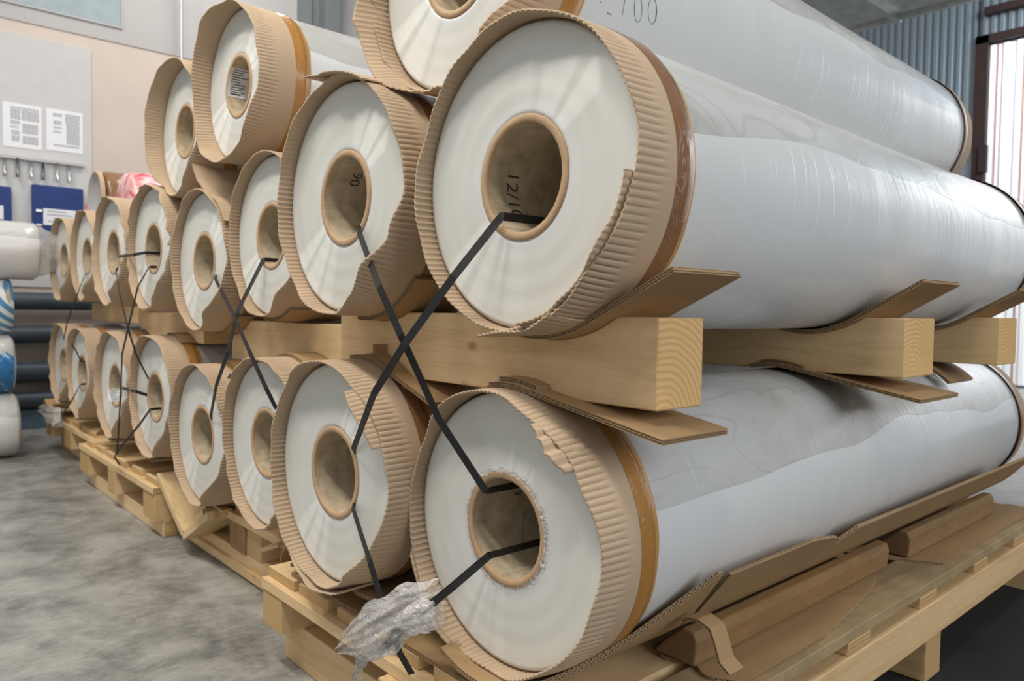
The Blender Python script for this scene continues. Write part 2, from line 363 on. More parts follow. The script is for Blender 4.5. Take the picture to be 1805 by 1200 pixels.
# heating pipes along the left wall
for i, (ya, yb) in enumerate(((515, 546), (573, 605), (637, 673), (690, 717))):
    za = bp(60, ya, 0, XW + .1)[2]; zb = bp(60, yb, 0, XW + .1)[2]; r = (za - zb) / 2
    b = MB(); b.tube([(XW + .1, -3.5, (za + zb) / 2), (XW + .1, 3.2, (za + zb) / 2)], r, 24)
    tag(b.build('heating_pipe', M_DARKPIPE, smooth=True, origin=(XW + .1, 0, (za + zb) / 2)),
        ('topmost of the four dark blue-grey pipes running along the wall', 'second from top of the four dark blue-grey pipes along the wall', 'third from top of the four dark blue-grey pipes along the wall', 'lowest of the four dark blue-grey pipes running along the wall')[i], 'pipe', 'horizontal heating pipes on the left wall')
b = MB(); zt = bp(60, 722, 0, XW + .1)[2]; b.box(XW, XW + .1, -3.4, 3, 0, zt)
tag(b.build('baseboard_left', plain('blue_grey_plinth', (.10, .16, .22), .6)), kind='structure')

# notice board, papers, hanging rods and blue folders
XB = XW + .012
def wpt(px, py, x=XB): return bp(px, py, 0, x)
q1, q2 = wpt(160, 88), wpt(160, 420)
b = MB(); b.box(XW + .001, XB, -2.6, q1[1], .9, q1[2])
tag(b.build('notice_board', plain('grey_white_board', (.60, .60, .59), .35, 0, 0, 0, .03), origin=(XW, q1[1] - 1, .9)), 'large light grey board on the beige wall holding papers and blue folders', 'board')
def paper(xa, xb, ya, yb, label, cols):
    a, c = wpt(xa, ya), wpt(xb, yb); y0, y1 = a[1], c[1]; z1 = a[2]; z0 = wpt(xa, yb - (xb - xa) * .22)[2]
    t = thing('paper_sheet', label, 'paper', (XB, (y0 + y1) / 2, z0), 'printed sheets in a pocket on the notice board')
    m_ = MB(); m_.box(XB, XB + .003, y0, y1, z0, z1); m_.build('sheet', M_PAPER, t, (XB, (y0 + y1) / 2, z0))
    pr = MB(); W = y1 - y0; H = z1 - z0
    for (u0, u1, v0, v1) in cols:
        k = v0
        while k < v1:
            u = u0
            while u < u1 - .02:
                l = random.uniform(.04, .12); pr.box(XB + .003, XB + .004, y0 + W * u, y0 + W * min(u + l, u1), z1 - H * (k + .014), z1 - H * k)
                u += l + .015
            k += .026
    pr.build('print', M_PRINT, t, (XB, (y0 + y1) / 2, z0))
paper(4, 74, 178, 272, 'left one of two printed sheets pinned on the grey board', [(.2, .93, .08, .12), (.2, .45, .14, .36), (.48, .93, .14, .36), (.2, .45, .4, .47), (.2, .4, .52, .56), (.5, .9, .44, .66), (.22, .42, .62, .7), (.22, .42, .74, .86), (.5, .9, .72, .9)])
paper(81, 146, 190, 278, 'right one of two printed sheets pinned on the grey board', [(.18, .45, .1, .16), (.52, .92, .08, .3), (.2, .42, .27, .36), (.2, .42, .42, .46), (.55, .92, .32, .8), (.18, .4, .52, .56), (.2, .92, .84, .88)])
rl = MB(); a, c = wpt(0, 272, XB + .02), wpt(148, 293, XB + .02)
rl.box(XB, XB + .03, a[1] - .8, c[1], c[2] - .006, c[2] + .012)
tag(rl.build('hanging_rail', plain('rail_grey', (.5, .5, .5), .4), origin=(XB, c[1] - .5, c[2])), 'thin pale rail under the papers on the grey board', 'rail')
for i, (px, pt, pb, dk) in enumerate(((8, 278, 310, .5), (31, 278, 312, .25), (55, 283, 315, .6), (76, 287, 317, .16), (101, 287, 320, .62), (122, 290, 322, .6))):
    a, c = wpt(px, pt, XB + .036), wpt(px, pb, XB + .036)
    b = MB(); b.tube([a, (a + c) / 2, c], [.006, .010, .011], 12)
    tag(b.build('hanging_rod', plain('rod_metal', (dk, dk, dk * 1.05), .25, .7), smooth=True, origin=tuple(c)),
        ('leftmost pale rod hanging from the rail under the papers', 'dark rod hanging second from left under the papers', 'bright rod hanging third from left under the papers', 'darkest and shortest rod hanging on the rail', 'pale rod hanging second from right on the rail', 'rightmost pale rod hanging on the rail above the blue folder')[i], 'rod', 'rods hanging from the rail')
M_BLUE = plain('blue_plastic_folder', (.006, .035, .19), .5, 0, 0, 0, .1)
def folder(px0, px1, py0, h_px, label, ext=0.):
    a, c = wpt(px0, py0, XB + .05), wpt(px1, py0, XB + .05); y0, y1 = a[1] - ext, c[1]; z1 = a[2]; z0 = wpt(px0, py0 + h_px, XB + .05)[2]
    t = thing('document_folder', label, 'folder', (XB, (y0 + y1) / 2, z0), 'blue document folders on the notice board')
    o_ = (XB, (y0 + y1) / 2, z0)
    m_ = MB(); m_.box(XB, XB + .05, y0, y1, z0, z1); m_.build('body', M_BLUE, t, o_, bevel=.004)
    W = y1 - y0; H = z1 - z0
    m_ = MB(); m_.box(XB + .05, XB + .052, y0 + W * .2, y0 + W * .84, z1 - H * .72, z1 - H * .42); lb = m_.build('label_strip', M_PAPER, t, o_)
    m_ = MB()
    for k, (u0, u1) in enumerate(((.12, .7), (.1, .86), (.3, .7), (.16, .6))): m_.box(XB + .052, XB + .053, y0 + W * (.2 + .64 * u0), y0 + W * (.2 + .64 * u1), z1 - H * (.475 + .06 * k), z1 - H * (.46 + .06 * k))
    m_.build('print', M_PRINT, lb, o_)
    for zz in (.46, .72):
        m_ = MB(); m_.box(XB + .05, XB + .058, y0 + W * .06, y0 + W * .17, z1 - H * (zz + .03), z1 - H * (zz - .01)); m_.build('clip', plain('clip_metal', (.6, .6, .6), .25, .8), t, o_)
folder(57, 147, 324, 98, 'blue document folder with white label, nearer the beige wall')
folder(-75, 20, 320, 84, 'blue document folder cut by the left edge of the picture')

# ceiling duct
t = thing('air_duct', 'galvanised rectangular air duct under the ceiling above the far wall', 'duct', (-1.2, 4, 2.5 + Z0))
b = MB(); b.box(-1.84, -.55, 2.6, 5.05, 2.5 + Z0, 3.0 + Z0); b.build('duct_body', M_DUCT, t, (-1.2, 4, 2.5 + Z0))
for yy in (3.2, 4.0, 5.03):
    b = MB(); b.box(-1.87, -.52, yy, yy + .04, 2.47 + Z0, 3.03 + Z0); b.build('flange', M_DUCT, t, (-1.2, 4, 2.5 + Z0))
b = MB(); b.box(-1.50, -1.46, 2.6, 5.07, 2.46 + Z0, 2.50 + Z0); b.build('bottom_seam', M_DUCT, t, (-1.2, 4, 2.5 + Z0))
b = MB(); b.box(-2.05, -1.84, 3.6, 5.0, 2.55 + Z0, 2.8 + Z0); b.build('side_branch', M_DUCT, t, (-1.2, 4, 2.5 + Z0))
for xx in (-1.7, -.7):
    b = MB(); b.tube([(xx, 4.9, 2.98 + Z0), (xx, 4.9, ZC)], .01, 8); b.build('hanger', M_DUCT, t, (-1.2, 4, 2.5 + Z0))

# ------------------------------------------------------------------ film rolls
def pinterp(pts, th):                       # periodic smooth interpolation over degrees
    pts = sorted(pts); a = np.array([p[0] for p in pts], float); vals = np.array([p[1:] for p in pts], float)
    th = np.mod(th, 360); a2 = np.concatenate([[a[-1] - 360], a, [a[0] + 360]]); v2 = np.vstack([vals[-1], vals, vals[0]])
    i = np.clip(np.searchsorted(a2, th, side='right') - 1, 0, len(a2) - 2); t = (th - a2[i]) / (a2[i + 1] - a2[i]); t = t * t * (3 - 2 * t)
    return v2[i] * (1 - t)[:, None] + v2[i + 1] * t[:, None]
DEF = [(0, .020, -.003), (50, .026, -.001), (95, .034, .0), (140, .028, .002), (190, .026, .003), (240, .026, .002), (285, .032, -.006), (310, .052, -.012), (340, .030, -.006)]
def collar(name, C, Rc, ctrl, yr, parent, fine, seed, m=None, th0=0, th1=360, rfun=None, nfl=134, thick=.0028, sgn=1, wrn=0.0):
    # corrugated cardboard band around the axis; ctrl = (angle, reach in front of the face, flare)
    rg = np.random.RandomState(seed); per = 8 if fine else 4; na = int(nfl * per * (th1 - th0) / 360); closed = th1 - th0 >= 360
    ths = np.linspace(th0, th1, na, endpoint=not closed) if not closed else np.arange(na) * 360. / na + th0
    e = pinterp(ctrl, ths); ext_, fl = e[:, 0], e[:, 1]
    ph = rg.rand(6) * 6.28; k = np.radians(ths)
    wob = .0022 * np.sin(3 * k + ph[0]) + .0016 * np.sin(7 * k + ph[1]) + .001 * np.sin(17 * k + ph[2])
    ext_ = ext_ + wob + wrn * (np.interp(ths, np.linspace(th0, th1, max(5, int((th1 - th0) / 7))), rg.rand(max(5, int((th1 - th0) / 7)))) - .5)
    s = np.concatenate([np.linspace(0, .36, 8), np.linspace(.39, .62, 9), np.linspace(.7, 1, 4)]) if fine else np.concatenate([np.linspace(0, .6, 7), [.8, 1.]])
    TH, S = np.meshgrid(ths, s); K = np.radians(TH)
    L = yr + ext_[None, :]; Y = -ext_[None, :] + S * L
    dd = Y + ext_[None, :]; fd = 1 / (1 + np.exp((dd - .046 - .004 * np.sin(K * 37 + ph[1])) / .0035))      # flutes fade where the liner is flat
    prof = 1 - np.abs(np.sin(K * nfl / 2)) ** .5
    bow = np.clip(1 - (Y + ext_[None, :]) / .055, 0, 1) ** 1.4
    wv = 1 + .25 * np.sin(K * 11 + ph[3]) * np.clip(1 - S * 2, 0, 1)
    R_ = Rc + fl[None, :] * bow - (.0024 if fine else .0019) * prof * fd * wv + .0016 * np.sin(5 * K + ph[4]) * S * 0 + .0012 * np.sin(9 * K + ph[5]) * bow
    if rfun is not None: R_ = R_ + rfun(TH)
    cx, cy, cz = C; vs = []
    for rr in (R_, R_ - thick):
        vs.append(np.stack([cx + rr * np.cos(K), cy + sgn * Y, cz + rr * np.sin(K)], -1).reshape(-1, 3))
    ns = len(s); V_ = np.concatenate(vs); F_ = []
    idx = np.arange(ns * na).reshape(ns, na); nx = np.roll(idx, -1, 1)
    if not closed: i0, i1 = idx[:, :-1], idx[:, 1:]
    else: i0, i1 = idx, nx
    F_.append(np.stack([i0[:-1], i1[:-1], i1[1:], i0[1:]], -1).reshape(-1, 4))
    o = ns * na; F_.append(np.stack([i0[:-1] + o, i0[1:] + o, i1[1:] + o, i1[:-1] + o], -1).reshape(-1, 4))
    for r_ in (0, ns - 1): F_.append(np.stack([i0[r_], i0[r_] + o, i1[r_] + o, i1[r_]], -1).reshape(-1, 4))
    if not closed:
        for c_ in (0, na - 1): F_.append(np.stack([idx[:-1, c_], idx[1:, c_], idx[1:, c_] + o, idx[:-1, c_] + o], -1).reshape(-1, 4))
    return mk(name, V_, np.concatenate(F_), m or M_CARD, parent, C, True)

def lathe(name, C, prof, n, m, parent, sgn=1, midx=None, jit=None):
    th = np.arange(n) * 2 * PI / n; vs = []
    for j, (r, y) in enumerate(prof):
        rr = r + (jit(th, y) if jit else 0)
        vs.append(np.stack([C[0] + rr * np.cos(th), np.full(n, C[1] + y), C[2] + rr * np.sin(th)], -1))
    V_ = np.concatenate(vs); idx = np.arange(len(prof) * n).reshape(len(prof), n); nx = np.roll(idx, -1, 1)
    F_ = np.stack([idx[:-1], nx[:-1], nx[1:], idx[1:]], -1).reshape(-1, 4)
    mi = None
    if midx: mi = np.repeat(midx, n)
    return mk(name, V_, F_, m, parent, C, True, mi)

def tape(name, C, R, y0, y1, m, parent, seed, fine):
    n = 240 if fine else 96; rg = np.random.RandomState(seed); p_ = rg.rand(4) * 6.28
    th = np.arange(n) * 2 * PI / n; ys = np.array([0, .25, .5, .70, .75, 1]); vs = []
    for u in ys:
        ya = y0 + .0012 * np.sin(3 * th + p_[0]); yb = y1 + .0015 * np.sin(4 * th + p_[1]) + .0008 * np.sin(13 * th + p_[2])
        rr = R + (.0004 if u > .02 else 0) - (.0036 if u > .72 else 0) - (.0008 if u == 1 else 0)
        vs.append(np.stack([C[0] + rr * np.cos(th), C[1] + ya + (yb - ya) * u, C[2] + rr * np.sin(th)], -1))
    V_ = np.concatenate(vs); idx = np.arange(len(ys) * n).reshape(len(ys), n); nx = np.roll(idx, -1, 1)
    return mk(name, V_, np.stack([idx[:-1], nx[:-1], nx[1:], idx[1:]], -1).reshape(-1, 4), [m, M_TAPE_L], parent, C, True, np.repeat([0, 0, 0, 0, 1], n))

def make_roll(key, x, y, z, R, L, label, fine=True, ctrl=None, group='wrapped film rolls stacked on the pallets', tm=None, yr=.062, ty=.038, wrn=0., cores=True, seed=0, fringe=False, sag=0):
    C = (x, y, z + Z0); rg = np.random.RandomState(seed + 5)
    t = thing('film_roll', label, 'film roll', (x, y, z + Z0 - R - .008), group)
    Rc = R + .0058
    n = 256 if fine else 128
    ph = rg.rand(5) * 6.28
    def jit(th, yy): return .0008 * np.sin(2 * th + ph[0] + 3 * yy) + .0007 * np.sin(5 * th + ph[1] - 5 * yy) - (sag * np.sin(th) * math.sin(PI * min(1, max(0, yy / L))) if sag else 0)
    prof = [(R - .004, .001), (R - .001, .004), (R, .01)] + [(R, .01 + (L - .02) * k / 40) for k in range(1, 41)] + [(R - .004, L - .001)]
    lathe('film_body', C, prof, n, M_FILM, t, jit=jit)
    fp = [(.088, .0005), (.0895, -.0012)] + [(.0895 + (R - .0935) * k / 24, -.0012 + .00025 * math.sin(k * .9 + ph[2])) for k in range(1, 25)] + [(R - .0035, .0018)]
    lathe('film_face', C, fp[::-1], n, M_FACE, t)
    lathe('rear_face', C, [(.088, L), (R - .003, L)], 96, M_FACE, t)
    # core tube
    co = .003
    ragged = (lambda th, yy: (.00016 * np.sin(23 * th + ph[3]) + .00012 * np.sin(57 * th)) if yy < .01 else 0 * th)
    ct = lathe('core_tube', C, [(.0883, .01), (.0880, -co + .001), (.0872, -co), (.0775, -co), (.0764, -co + .0015), (.0762, .003), (.0762, .4), (.0762, L), (.088, L)],
               n, [M_CORE, M_CORERIM], t, midx=[1, 1, 1, 1, 1, 0, 0, 1], jit=ragged)
    if fringe:
        th = np.arange(720) * 2 * PI / 720; p2 = rg.rand(8) * 6.28
        amp = sum(np.sin(k_ * th + p2[i]) for i, k_ in enumerate((19, 31, 47, 63))) / 4
        vs = []
        for r_, y_, a_ in ((.0965, -.0008, 0), (.093, -.002, .0010), (.0892, -.0042, .0022), (.0868, -.0050, .0024)):
            vs.append(np.stack([C[0] + (r_ + a_ * amp) * np.cos(th), C[1] + y_ - .4 * a_ * amp, C[2] + (r_ + a_ * amp) * np.sin(th)], -1))
        idx = np.arange(4 * 720).reshape(4, 720); nx = np.roll(idx, -1, 1)
        mk('film_fringe', np.concatenate(vs), np.stack([idx[:-1], nx[:-1], nx[1:], idx[1:]], -1).reshape(-1, 4), M_SCRAP, ct, C, True)
    collar('end_collar', C, Rc, ctrl or DEF, yr, t, fine, seed, wrn=wrn)
    tape('packing_tape', C, Rc + .0005, yr - .008, yr + ty, tm or M_TAPE_O, t, seed, fine)
    t.rotation_euler.z = math.radians(1.2 if key in ('B1', 'B2', 'T1', 'T2', 'U1') else 1.0)
    C2 = (x, y + L, z + Z0)
    collar('rear_collar', C2, Rc, [(0, .02, -.006), (180, .02, -.004)], .05, t, False, seed + 50, sgn=-1)
    tape('rear_tape', C2, Rc + .0005, -.075, -.045, M_TAPE_B, t, seed + 3, False)
    return t, C, Rc, ct

def cyl_text(s, C, r, y_c, th_c, size, parent, mat_, rot=0., inside=True, name='printed_text', outer=False):
    cu = bpy.data.curves.new('t', 'FONT'); cu.body = s; cu.size = size; cu.align_x = 'CENTER'; cu.align_y = 'CENTER'; cu.resolution_u = 3
    ob = bpy.data.objects.new('t', cu); COL.objects.link(ob); dg = bpy.context.evaluated_depsgraph_get(); dg.update()
    me = bpy.data.meshes.new_from_object(ob.evaluated_get(dg)); vs = [v.co.copy() for v in me.vertices]; fs = [tuple(p.vertices) for p in me.polygons]
    bpy.data.objects.remove(ob); bpy.data.curves.remove(cu); bpy.data.meshes.remove(me)
    out = []
    for v in vs:
        a = v.x * math.cos(rot) - v.y * math.sin(rot); b_ = v.x * math.sin(rot) + v.y * math.cos(rot)
        th = th_c + a / r; out.append((C[0] + r * math.cos(th), C[1] + y_c + b_, C[2] + r * math.sin(th)))
    return mk(name, out, fs, mat_, parent, C)

ROLL = {}
def R_(key, *a, **k): ROLL[key] = make_roll(key, *a, **k)
cT1 = [(0, .018, -.003), (40, .022, -.001), (95, .030, -.001), (140, .026, .0), (190, .027, .002), (235, .025, .001), (262, .026, -.001), (285, .030, -.006), (318, .038, -.008), (345, .024, -.005)]
cB1 = [(0, .022, -.005), (35, .034, -.007), (60, .046, -.008), (85, .042, -.002), (120, .034, .002), (150, .028, -.004), (185, .026, .003), (235, .028, .005), (270, .030, .0), (300, .040, -.007), (335, .026, -.006)]
cT2 = [(0, .018, -.004), (50, .024, -.003), (95, .028, .002), (140, .028, .004), (190, .028, .004), (240, .028, .003), (275, .032, -.002), (298, .046, -.010), (318, .064, -.016), (338, .034, -.008)]
cB2 = [(0, .018, -.003), (50, .030, -.005), (95, .038, .001), (140, .030, .003), (190, .028, .005), (240, .030, .005), (270, .034, -.002), (290, .044, -.008), (312, .056, -.013), (335, .032, -.006)]
R_('B1', -.008, .010, -.003, .2110, 2.02, 'lower front right roll with frayed film round its core, above the long wood chock', ctrl=cB1, seed=1, fringe=True)
R_('B2', -.437, -.047, .018, .2085, 1.9, 'lower front roll beside the crumpled clear plastic, second from right', ctrl=cB2, seed=2, tm=M_TAPE_B)
R_('T1', .060, -.026, .517, .2130, 1.81, 'biggest looking roll, upper right on the pine bearer, 12/10 printed inside its core', ctrl=cT1, seed=3, tm=M_TAPE_B, yr=.064, sag=.004)
R_('T2', -.408, -.043, .533, .2115, 1.85, 'upper roll left of the biggest one, black strap hanging from its core down across', ctrl=cT2, seed=4, tm=M_TAPE_B)
R_('U1', -.168, .03, .905, .209, 1.92, 'topmost roll cut off by the top edge, pencil number on its side', seed=6, wrn=.02)
R_('B3', -.955, .045, -.01, .209, 1.8, 'lower roll mostly hidden behind the torn-topped front roll, strap running to its core', seed=7, tm=M_TAPE_B, wrn=.006)
R_('B4', -1.435, .057, -.055, .2065, 1.8, 'lowest sagging roll over the broken pallet boards with black arrow on its tape', seed=8)
R_('T3', -1.05, .100, .515, .209, 1.8, 'upper roll half hidden behind, with a thin black strap across its core bottom', seed=9, tm=M_TAPE_B)
R_('T4', -1.492, .084, .465, .209, 1.8, 'upper roll below the gap of the two top rolls, grey-lit strap slanting from its core', seed=10, tm=M_TAPE_B)
R_('U2', -1.25, .094, .942, .208, 1.8, 'top roll with orange tape band and a white paper label inside its core', seed=11, yr=.07,
   ctrl=[(0, .034, -.004), (50, .040, -.004), (85, .05, .004), (120, .06, .012), (150, .055, .012), (190, .048, .008), (225, .05, .014), (250, .05, .006), (285, .045, -.008), (320, .05, -.012)])
R_('T5', -1.93, .067, .525, .210, 1.8, 'upper roll of the third pallet with two straps crossing its core', False, seed=12, wrn=.012)
R_('U3', -1.695, .097, .892, .210, 1.8, 'leftmost top roll partly behind the orange-taped one', False, seed=13,
   ctrl=[(0, .034, -.004), (60, .045, -.002), (90, .05, .006), (130, .06, .012), (190, .055, .012), (215, .05, .006), (232, .028, 0), (280, .04, -.006), (320, .05, -.010)])
R_('T6', -2.445, .068, .536, .210, 1.8, 'upper roll third from the far left, its collar dipping towards the joined strap', False, seed=14, wrn=.008)
R_('T7', -3.18, .135, .556, .210, 1.8, 'upper roll second from the far left with a strap running down', False, seed=15, wrn=.006)
R_('T8', -3.64, .128, .556, .210, 1.8, 'upper roll at the far left end of the row', False, seed=16)
R_('B5', -1.93, .070, .01, .210, 1.8, 'lower roll of the third pallet with three straps across its core', False, seed=17)
R_('B6', -2.44, .070, .008, .210, 1.8, 'lower roll with a white label inside its core, above the left end of a pallet', False, seed=18, wrn=.008)
R_('B7', -3.18, .11, .0, .210, 1.8, 'dim lower roll second from the far left with straps into its core', False, seed=19, wrn=.01)
R_('B8', -3.638, .12, .012, .210, 1.8, 'dim lower roll at the far left end of the row', False, seed=20, wrn=.012)
# prints inside the cores
def inner_th(C, px, py, yy):               # angle and depth of the core wall point seen at a pixel
    d = CF + ((px - 902.5) * CR + (600 - py) * CU) / FPX; o = CP - np.array(C); r = .0760
    a = d[0] ** 2 + d[2] ** 2; b_ = 2 * (o[0] * d[0] + o[2] * d[2]); c_ = o[0] ** 2 + o[2] ** 2 - r * r; D = max(b_ * b_ - 4 * a * c_, 0)
    t_ = (-b_ + math.sqrt(D)) / (2 * a); P = o + t_ * d; return math.atan2(P[2], P[0]), P[1]
t, C, Rc, ct = ROLL['T1']; th, yy = inner_th(C, 905, 346, 0)
cyl_text('12/10', C, .0758, yy, th, .033, ct, M_INK, rot=0)
t, C, Rc, ct = ROLL['T2']; th, yy = inner_th(C, 628, 316, 0); cyl_text('90', C, .0758, yy, th, .032, ct, M_INK, rot=0)
t, C, Rc, ct = ROLL['B1']; th, yy = inner_th(C, 915, 868, 0); cyl_text('9', C, .0758, yy, th, .026, ct, M_INK, rot=0)
def core_label(key, px, py, w_, h_):
    t, C, Rc, ct = ROLL[key]; th, yy = inner_th(C, px, py, 0); r = .0755; vs = []; fs = []; n = 12
    for i in range(n + 1):
        a = th + (i / n - .5) * h_ / r
        for u in (-.5, .5): vs.append((C[0] + r * math.cos(a), C[1] + yy + u * w_, C[2] + r * math.sin(a)))
    fs = [(2 * i, 2 * i + 1, 2 * i + 3, 2 * i + 2) for i in range(n)]
    lb = mk('paper_label', vs, fs, M_PAPER, ct, C, True); lb['label'] = 'white printed label'
    vs = []; fs = []; r -= .0004; rr = random.Random(3)
    for k in range(11):
        a0 = th + (.42 - k * .083) * h_ / r; a1 = a0 - .028 * h_ / r * (1.8 if k == 0 else 1)
        for u0 in (-.4,):
            u1 = u0 + rr.uniform(.35, .8); b0 = len(vs)
            for a in (a0, a1):
                for u in (u0, u1): vs.append((C[0] + r * math.cos(a), C[1] + yy + u * w_, C[2] + r * math.sin(a)))
            fs.append((b0, b0 + 1, b0 + 3, b0 + 2))
    mk('print', vs, fs, M_INK, lb, C)
core_label('U2', 424, 147, .068, .085); core_label('B6', 206, 697, .06, .06)

# pencil number on the topmost roll
def on_body(C, R, px, py):
    d = CF + ((px - 902.5) * CR + (600 - py) * CU) / FPX; o = CP - np.array(C)
    a = d[0] ** 2 + d[2] ** 2; b_ = 2 * (o[0] * d[0] + o[2] * d[2]); c_ = o[0] ** 2 + o[2] ** 2 - R * R; D = max(b_ * b_ - 4 * a * c_, 0)
    return CP + d * ((-b_ - math.sqrt(D)) / (2 * a))
t, C, Rc, ct = ROLL['U1']; pn = MB()
def stroke(pts): pn.tube([on_body(C, .2096, *p) for p in pts], .0006, 6)
stroke([(1070, 20), (1078, 24), (1076, 22)]); stroke([(1103, -8), (1101, 4), (1097, 26)]); stroke([(1056, 3), (1060, 0)]); 
def oval(cx, cy, rx, ry, a0=0): stroke([(cx + rx * math.cos(k), cy + ry * math.sin(k)) for k in np.linspace(a0, a0 + 2 * PI, 20)])
oval(1126, 13, 7, 24); oval(1152, 17, 8, 23); stroke([(1159, 15), (1157, 32), (1149, 42)])
pn.build('pencil_number', M_PEN, t, C)

# loose cardboard pieces belonging to collars
def sheet(name, prof, y0, y1, mats, parent=None, origin=(0, 0, 0), layers=2, th=.0068, pitch=.0062, y0f=None, y1f=None):
    """corrugated board: liners and flutes follow a polyline in XZ, the flutes run along Y"""
    P = np.array(prof, float); seg = np.linalg.norm(np.diff(P, axis=0), axis=1); s = np.concatenate([[0], np.cumsum(seg)])
    n = max(8, int(s[-1] / pitch * 6)); u = np.linspace(0, s[-1], n)
    Q = np.stack([np.interp(u, s, P[:, i]) for i in (0, 1)], -1)
    kk = max(3, int(n * .02)) | 1; pad = kk // 2
    Qp = np.vstack([Q[0] - (Q[1:pad + 1] - Q[0])[::-1], Q, Q[-1] - (Q[-pad - 1:-1] - Q[-1])[::-1]]) if pad else Q
    Q = np.stack([np.convolve(Qp[:, i], np.ones(kk) / kk, 'valid') for i in (0, 1)], -1)
    T = np.gradient(Q, axis=0); T /= np.linalg.norm(T, axis=1)[:, None]; Nn = np.stack([-T[:, 1], T[:, 0]], -1)
    vs, fs, mi = [], [], []
    h = th / layers
    ya = np.full(n, y0) if y0f is None else y0f(u / s[-1]); yb = np.full(n, y1) if y1f is None else y1f(u / s[-1])
    def ribbon(off, m, inset=0):
        b0 = len(vs); q = Q + Nn * off[:, None]
        tk = Nn * .00045
        for qq in (q - tk, q + tk):
            for i in range(n): vs.append((qq[i, 0], ya[i] + inset, qq[i, 1] + Z0)); vs.append((qq[i, 0], yb[i] - inset, qq[i, 1] + Z0))
        o = 2 * n
        for i in range(n - 1):
            a = b0 + 2 * i; fs.append((a, a + 1, a + 3, a + 2)); fs.append((a + o, a + o + 2, a + o + 3, a + o + 1))
            fs.append((a, a + 2, a + 2 + o, a + o)); fs.append((a + 1, a + 1 + o, a + 3 + o, a + 3)); mi.extend([m] * 4)
        for a in (b0, b0 + 2 * n - 2): fs.append((a, a + 1, a + 1 + o, a + o)); mi.append(m)
    for k in range(layers + 1): ribbon(np.full(n, k * h), 0)
    for k in range(layers): ribbon(k * h + h / 2 + h * .42 * np.sin(2 * PI * u / pitch + k * 1.3), 1, .0006)
    return mk(name, vs, fs, mats, parent, origin, False, mi)
def arc(cx, cz, r, a0, a1, n=40): return [(cx + r * math.cos(math.radians(a)), cz + r * math.sin(math.radians(a))) for a in np.linspace(a0, a1, n)]
def pxprof(pts, y): return [(q[0], q[2] - Z0) for q in (bp(px, py, 1, y) for px, py in pts)]

# torn flaps
t, C, Rc, ct = ROLL['T1']
collar('torn_flap', C, Rc - .0045, [(0, .030, -.006), (180, .03, 0), (270, .032, -.006), (290, .040, -.008), (330, .042, -.010), (352, .030, -.007)], .03, t, True, 31, th0=278, th1=355, wrn=.010)
collar('torn_flap', C, Rc + .003, [(0, .03, 0), (180, .03, 0), (250, .018, 0), (275, .034, -.004), (300, .040, -.008)], .035, t, True, 33, th0=252, th1=296,
       rfun=lambda T: np.clip((272 - T) / 20, 0, 1) ** 2 * .016, wrn=.004)
t, C, Rc, ct = ROLL['T2']
collar('torn_flap', C, Rc + .003, [(0, .03, 0), (60, .030, 0), (85, .036, 0), (110, .030, 0), (180, .03, 0)], .03, t, True, 35, th0=60, th1=112,
       rfun=lambda T: np.clip((T - 84) / 28, 0, 1) ** 1.6 * .034, wrn=.012)
t, C, Rc, ct = ROLL['B1']
collar('crushed_flap', C, Rc - .002, [(0, .03, -.010), (38, .044, -.011), (48, .052, -.014), (58, .048, -.010), (180, .03, 0)], .0, t, True, 37, th0=36, th1=60, rfun=lambda T: .0025 * np.sin(T * .9) * np.sin(np.radians((T - 36) / 24 * 180)), wrn=.010, nfl=100)
t, C, Rc, ct = ROLL['B1']
collar('outer_collar_layer', C, Rc + .0042, [(0, .03, 0), (196, .020, .006), (204, .034, .006), (235, .034, .005), (262, .036, .002), (275, .03, 0)], .03, t, True, 43, th0=198, th1=268, wrn=.004)
t, C, Rc, ct = ROLL['B2']
collar('outer_collar_layer', C, Rc + .0042, [(0, .03, 0), (214, .030, .006), (240, .034, .005), (262, .040, .004), (285, .036, .002), (300, .028, .0)], .03, t, True, 44, th0=216, th1=300, wrn=.006)
t, C, Rc, ct = ROLL['B2']
collar('crushed_flap', C, Rc - .003, [(0, .03, -.006), (20, .038, -.010), (40, .048, -.014), (60, .042, -.008), (180, .03, 0)], .0, t, True, 39, th0=22, th1=56, wrn=.014)
t, C, Rc, ct = ROLL['U1']
collar('torn_flap', C, Rc + .002, [(0, .04, 0), (160, .05, .004), (200, .062, .012), (230, .066, .012), (258, .045, .002)], .02, t, True, 41, th0=178, th1=256, wrn=.026)
t, C, Rc, ct = ROLL['U2']
sheet('hanging_flap', pxprof([(341, 268), (344, 292), (352, 318), (368, 342), (385, 356), (392, 372), (398, 390)], .07), .065, .22, [M_CARD, M_FLUTE], t, C, 1, .003, .008)
t, C, Rc, ct = ROLL['T3']
sheet('hanging_flap', pxprof([(418, 345), (432, 300), (452, 276)], .09), .06, .1, [M_CARD, M_FLUTE], t, C, 1, .003, .008) if False else None

